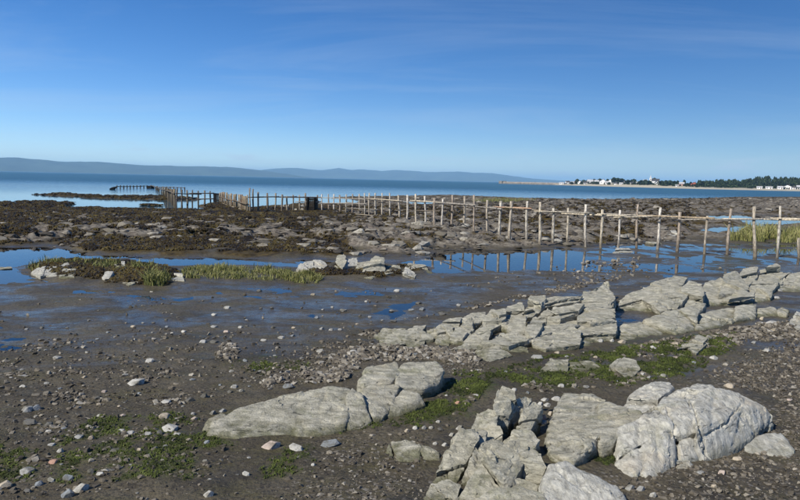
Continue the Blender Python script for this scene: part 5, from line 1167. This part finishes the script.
# ------------------------------------------------------------------ rockweed, algae, marsh grass
def frond_temp(seed, n=9, up=.35):
    g_ = np.random.default_rng(seed); V = []; Q = []
    for i in range(n):
        a_ = g_.random() * 6.28; L_ = .3 + .3 * g_.random(); w = .06 + .05 * g_.random(); d = np.array((math.cos(a_), math.sin(a_), 0)); s = np.array((-d[1], d[0], 0)); h = up * (.5 + g_.random())
        b0 = d * .02; m_ = d * L_ * .5 + (0, 0, h); e = d * L_ + (0, 0, h * .25); k = len(V)
        V += [b0 - s * w * .5, b0 + s * w * .5, m_ + s * w, m_ - s * w, e + s * w * .7, e - s * w * .6]; Q += [(k, k + 1, k + 2, k + 3), (k + 3, k + 2, k + 4, k + 5)]
    return np.array(V), np.array(Q)
WT = [frond_temp(500 + i, 13, .17) for i in range(8)]
def densw(x, y, u, v):
    z, rk, wd, al, gv, wt, uu, vv = T(x, y, True); return (wd > .4) * (z > .0) * 1.0
WZ = [([(-120, 252), (-120, 208), (180, 209), (330, 210), (340, 255), (100, 252)], 13000), ([(300, 256), (300, 210), (470, 206), (690, 205), (690, 242), (440, 252)], 4200), ([(470, 206), (500, 199), (850, 198), (850, 215), (700, 216)], 1300), ([(25, 286), (40, 259), (180, 266), (182, 286)], 900), ([(15, 200.5), (20, 194), (60, 193), (165, 195.5), (215, 200), (180, 201)], 500), ([(-40, 208), (-40, 203), (50, 200.5), (80, 203), (60, 208)], 350), ([(112, 207), (112, 203.5), (182, 205.5), (150, 207)], 120), ([(192, 210), (225, 202), (252, 206), (236, 211)], 250), ([(296, 280), (300, 260), (430, 264), (430, 280)], 350), ([(-60, 284), (-60, 266), (26, 268), (26, 284)], 200)]
ws = np.concatenate([scatter(n_, pl, rg, densw) for pl, n_ in WZ]); zw = T(ws[:, 0], ws[:, 1]); rw = np.hypot(ws[:, 0], ws[:, 1])
sz = (.22 + .42 * rg.random(len(ws))) * np.clip(rw / 42, .45, 1.2)
cl = fbm2(ws[:, 0] / 1.2, ws[:, 1] / 2.0, 3, 131)
tag(joined('rockweed', WT, np.c_[ws[:, :2], zw], sz, rg.random(len(ws)) * 6.28, np.clip(.42 + .9 * cl + .22 * rg.normal(size=len(ws)), 0, 1), MWEED, True), 'brown rockweed mats covering the reef', 'seaweed', kind='stuff')
AT = [frond_temp(600 + i, 9, .3) for i in range(8)]
def densa(x, y, u, v):
    z, rk, wd, al, gv, wt, uu, vv = T(x, y, True); return al ** 1.5
AZ = [(-60, 515), (-60, 440), (200, 400), (240, 360), (310, 358), (400, 380), (560, 340), (740, 322), (770, 345), (690, 390), (620, 500), (430, 515)]
as_ = np.concatenate([scatter(9000, AZ, rg, densa), scatter(700, [(578, 462), (600, 446), (622, 448), (622, 478), (604, 484), (588, 474)], rg, lambda x, y, u, v: np.clip(.6 + 1.5 * fbm2(x / .3, y / .3, 3, 181), .1, 1)), scatter(800, [(222, 440), (300, 435), (345, 429), (372, 420), (440, 409), (440, 417), (372, 431), (300, 443)], rg, lambda x, y, u, v: np.clip(.35 + 1.5 * fbm2(x / .3, y / .3, 3, 187), .03, 1)), scatter(5000, [(340, 440), (440, 408), (460, 385), (560, 352), (700, 330), (740, 330), (700, 372), (640, 384), (560, 394), (500, 385), (470, 420), (420, 440)], rg, lambda x, y, u, v: np.clip(.05 + 1.6 * fbm2(x / .45, y / .45, 4, 183), .01, 1))]); oku = ~on_rock(as_[:, 2], as_[:, 3]) | (poly_sd(as_[:, 2], as_[:, 3], ALGAE[7], 1.0) > -14); as_ = as_[oku]; za = T(as_[:, 0], as_[:, 1])
sz = (.02 + .05 * rg.random(len(as_)) ** 2) * (.6 + np.hypot(as_[:, 0], as_[:, 1]) / 18)
tag(joined('green_algae', AT, np.c_[as_[:, :2], za], sz, rg.random(len(as_)) * 6.28, np.clip(.45 + 1.0 * fbm2(as_[:, 0] / .4, as_[:, 1] / .4, 3, 141) + .2 * rg.normal(size=len(as_)), 0, 1), MALG, True), 'bright green algae tufts on the mud between the rocks', 'algae', kind='stuff')
def grass(label, polys, n, h0, h1, tones=(.2, .9)):
    VV = []; QQ = []; TT = []; nb = 0
    pts = np.concatenate([scatter(m_, pl, rg, lambda x, y, u, v: np.clip(.5 + 1.6 * fbm2(x / .5, y / .7, 3, 151), .05, 1)) for pl, m_ in zip(polys, n)]); zz_ = T(pts[:, 0], pts[:, 1])
    hm = np.clip(1 + 1.7 * fbm2(pts[:, 0] / .5, pts[:, 1] / .5, 4, 161), .25, 1.9)
    for i in range(len(pts)):
        h = (h0 + (h1 - h0) * rg.random()) * hm[i]; a_ = rg.random() * 6.28; ln = h * (.15 + .9 * rg.random() ** 2); d = np.array((math.cos(a_), math.sin(a_), 0)); b_ = rg.random() * 6.28; s = np.array((math.cos(b_), math.sin(b_), 0)) * (.004 + .005 * rg.random()) * (1 + h * 3)
        p = np.array((pts[i, 0], pts[i, 1], zz_[i] - .02)); m_ = p + d * ln * .35 + (0, 0, h * .6); e = p + d * ln + (0, 0, h)
        VV += [p - s, p + s, m_ + s * .8, m_ - s * .8, e + s * .15, e - s * .15]; k = nb; QQ += [(k, k + 1, k + 2, k + 3), (k + 3, k + 2, k + 4, k + 5)]; nb += 6
        t = tones[0] + (tones[1] - tones[0]) * rg.random(); TT += [t * .8, t * .8, t, t, t * 1.1, t * 1.1]
    return tag(link('marsh_grass', np_mesh('marsh_grass', np.array(VV), np.array(QQ), False, {'tone': np.clip(np.array(TT), 0, 1)}), MGRASS), label, 'grass', kind='stuff')
grass('low green marsh grass bar between the pools, centre left', [[(180, 271), (205, 266), (260, 268), (312, 274), (322, 278), (300, 281), (240, 279), (185, 278)], [(290, 282), (300, 274), (322, 277), (318, 282)]], [5600, 900], .05, .16, (.25, 1.0))
grass('green grass tuft at the right end of the weedy islet', [[(144, 285), (150, 277), (166, 275), (172, 283), (160, 286)]], [1100], .10, .24)
grass('sparse low grass along the back of the weedy islet', [[(24, 268), (40, 263), (70, 262), (110, 265), (150, 268), (170, 272), (110, 271), (60, 266), (34, 271)]], [1500], .08, .2)
grass('yellow green marsh grass clump behind the right fence posts', [[(728, 240), (745, 234), (772, 233), (780, 238), (760, 241)], [(776, 242), (790, 234), (850, 232), (850, 243), (800, 243)]], [2200, 2600], .30, .62, (.45, 1.0))
grass('thin strip of pale green grass on the far reef edge', [[(470, 203), (495, 201), (540, 202.5), (500, 204)]], [900], .3, .5, (.4, .9))

# ------------------------------------------------------------------ the air between here and the hills
zmax = 260.0
bm = bmesh.new(); box(bm, -30500, 30500, -900, 30500, -5.2, zmax); bmesh.ops.recalc_face_normals(bm, faces=bm.faces[:])
hz_m = bpy.data.materials.new('haze'); hz_m.use_nodes = True; hz_m.node_tree.nodes.clear()
ho = hz_m.node_tree.nodes.new('ShaderNodeOutputMaterial'); hv = hz_m.node_tree.nodes.new('ShaderNodeVolumePrincipled')
hv.inputs['Color'].default_value = (0.42, 0.72, 1.0, 1); hv.inputs['Density'].default_value = 8.5e-5; hv.inputs['Anisotropy'].default_value = 0.0
hz_m.node_tree.links.new(hv.outputs[0], ho.inputs['Volume'])
tag(link('haze', bm_mesh(bm, 'haze'), hz_m), 'thin blue sea haze', 'haze', kind='stuff')
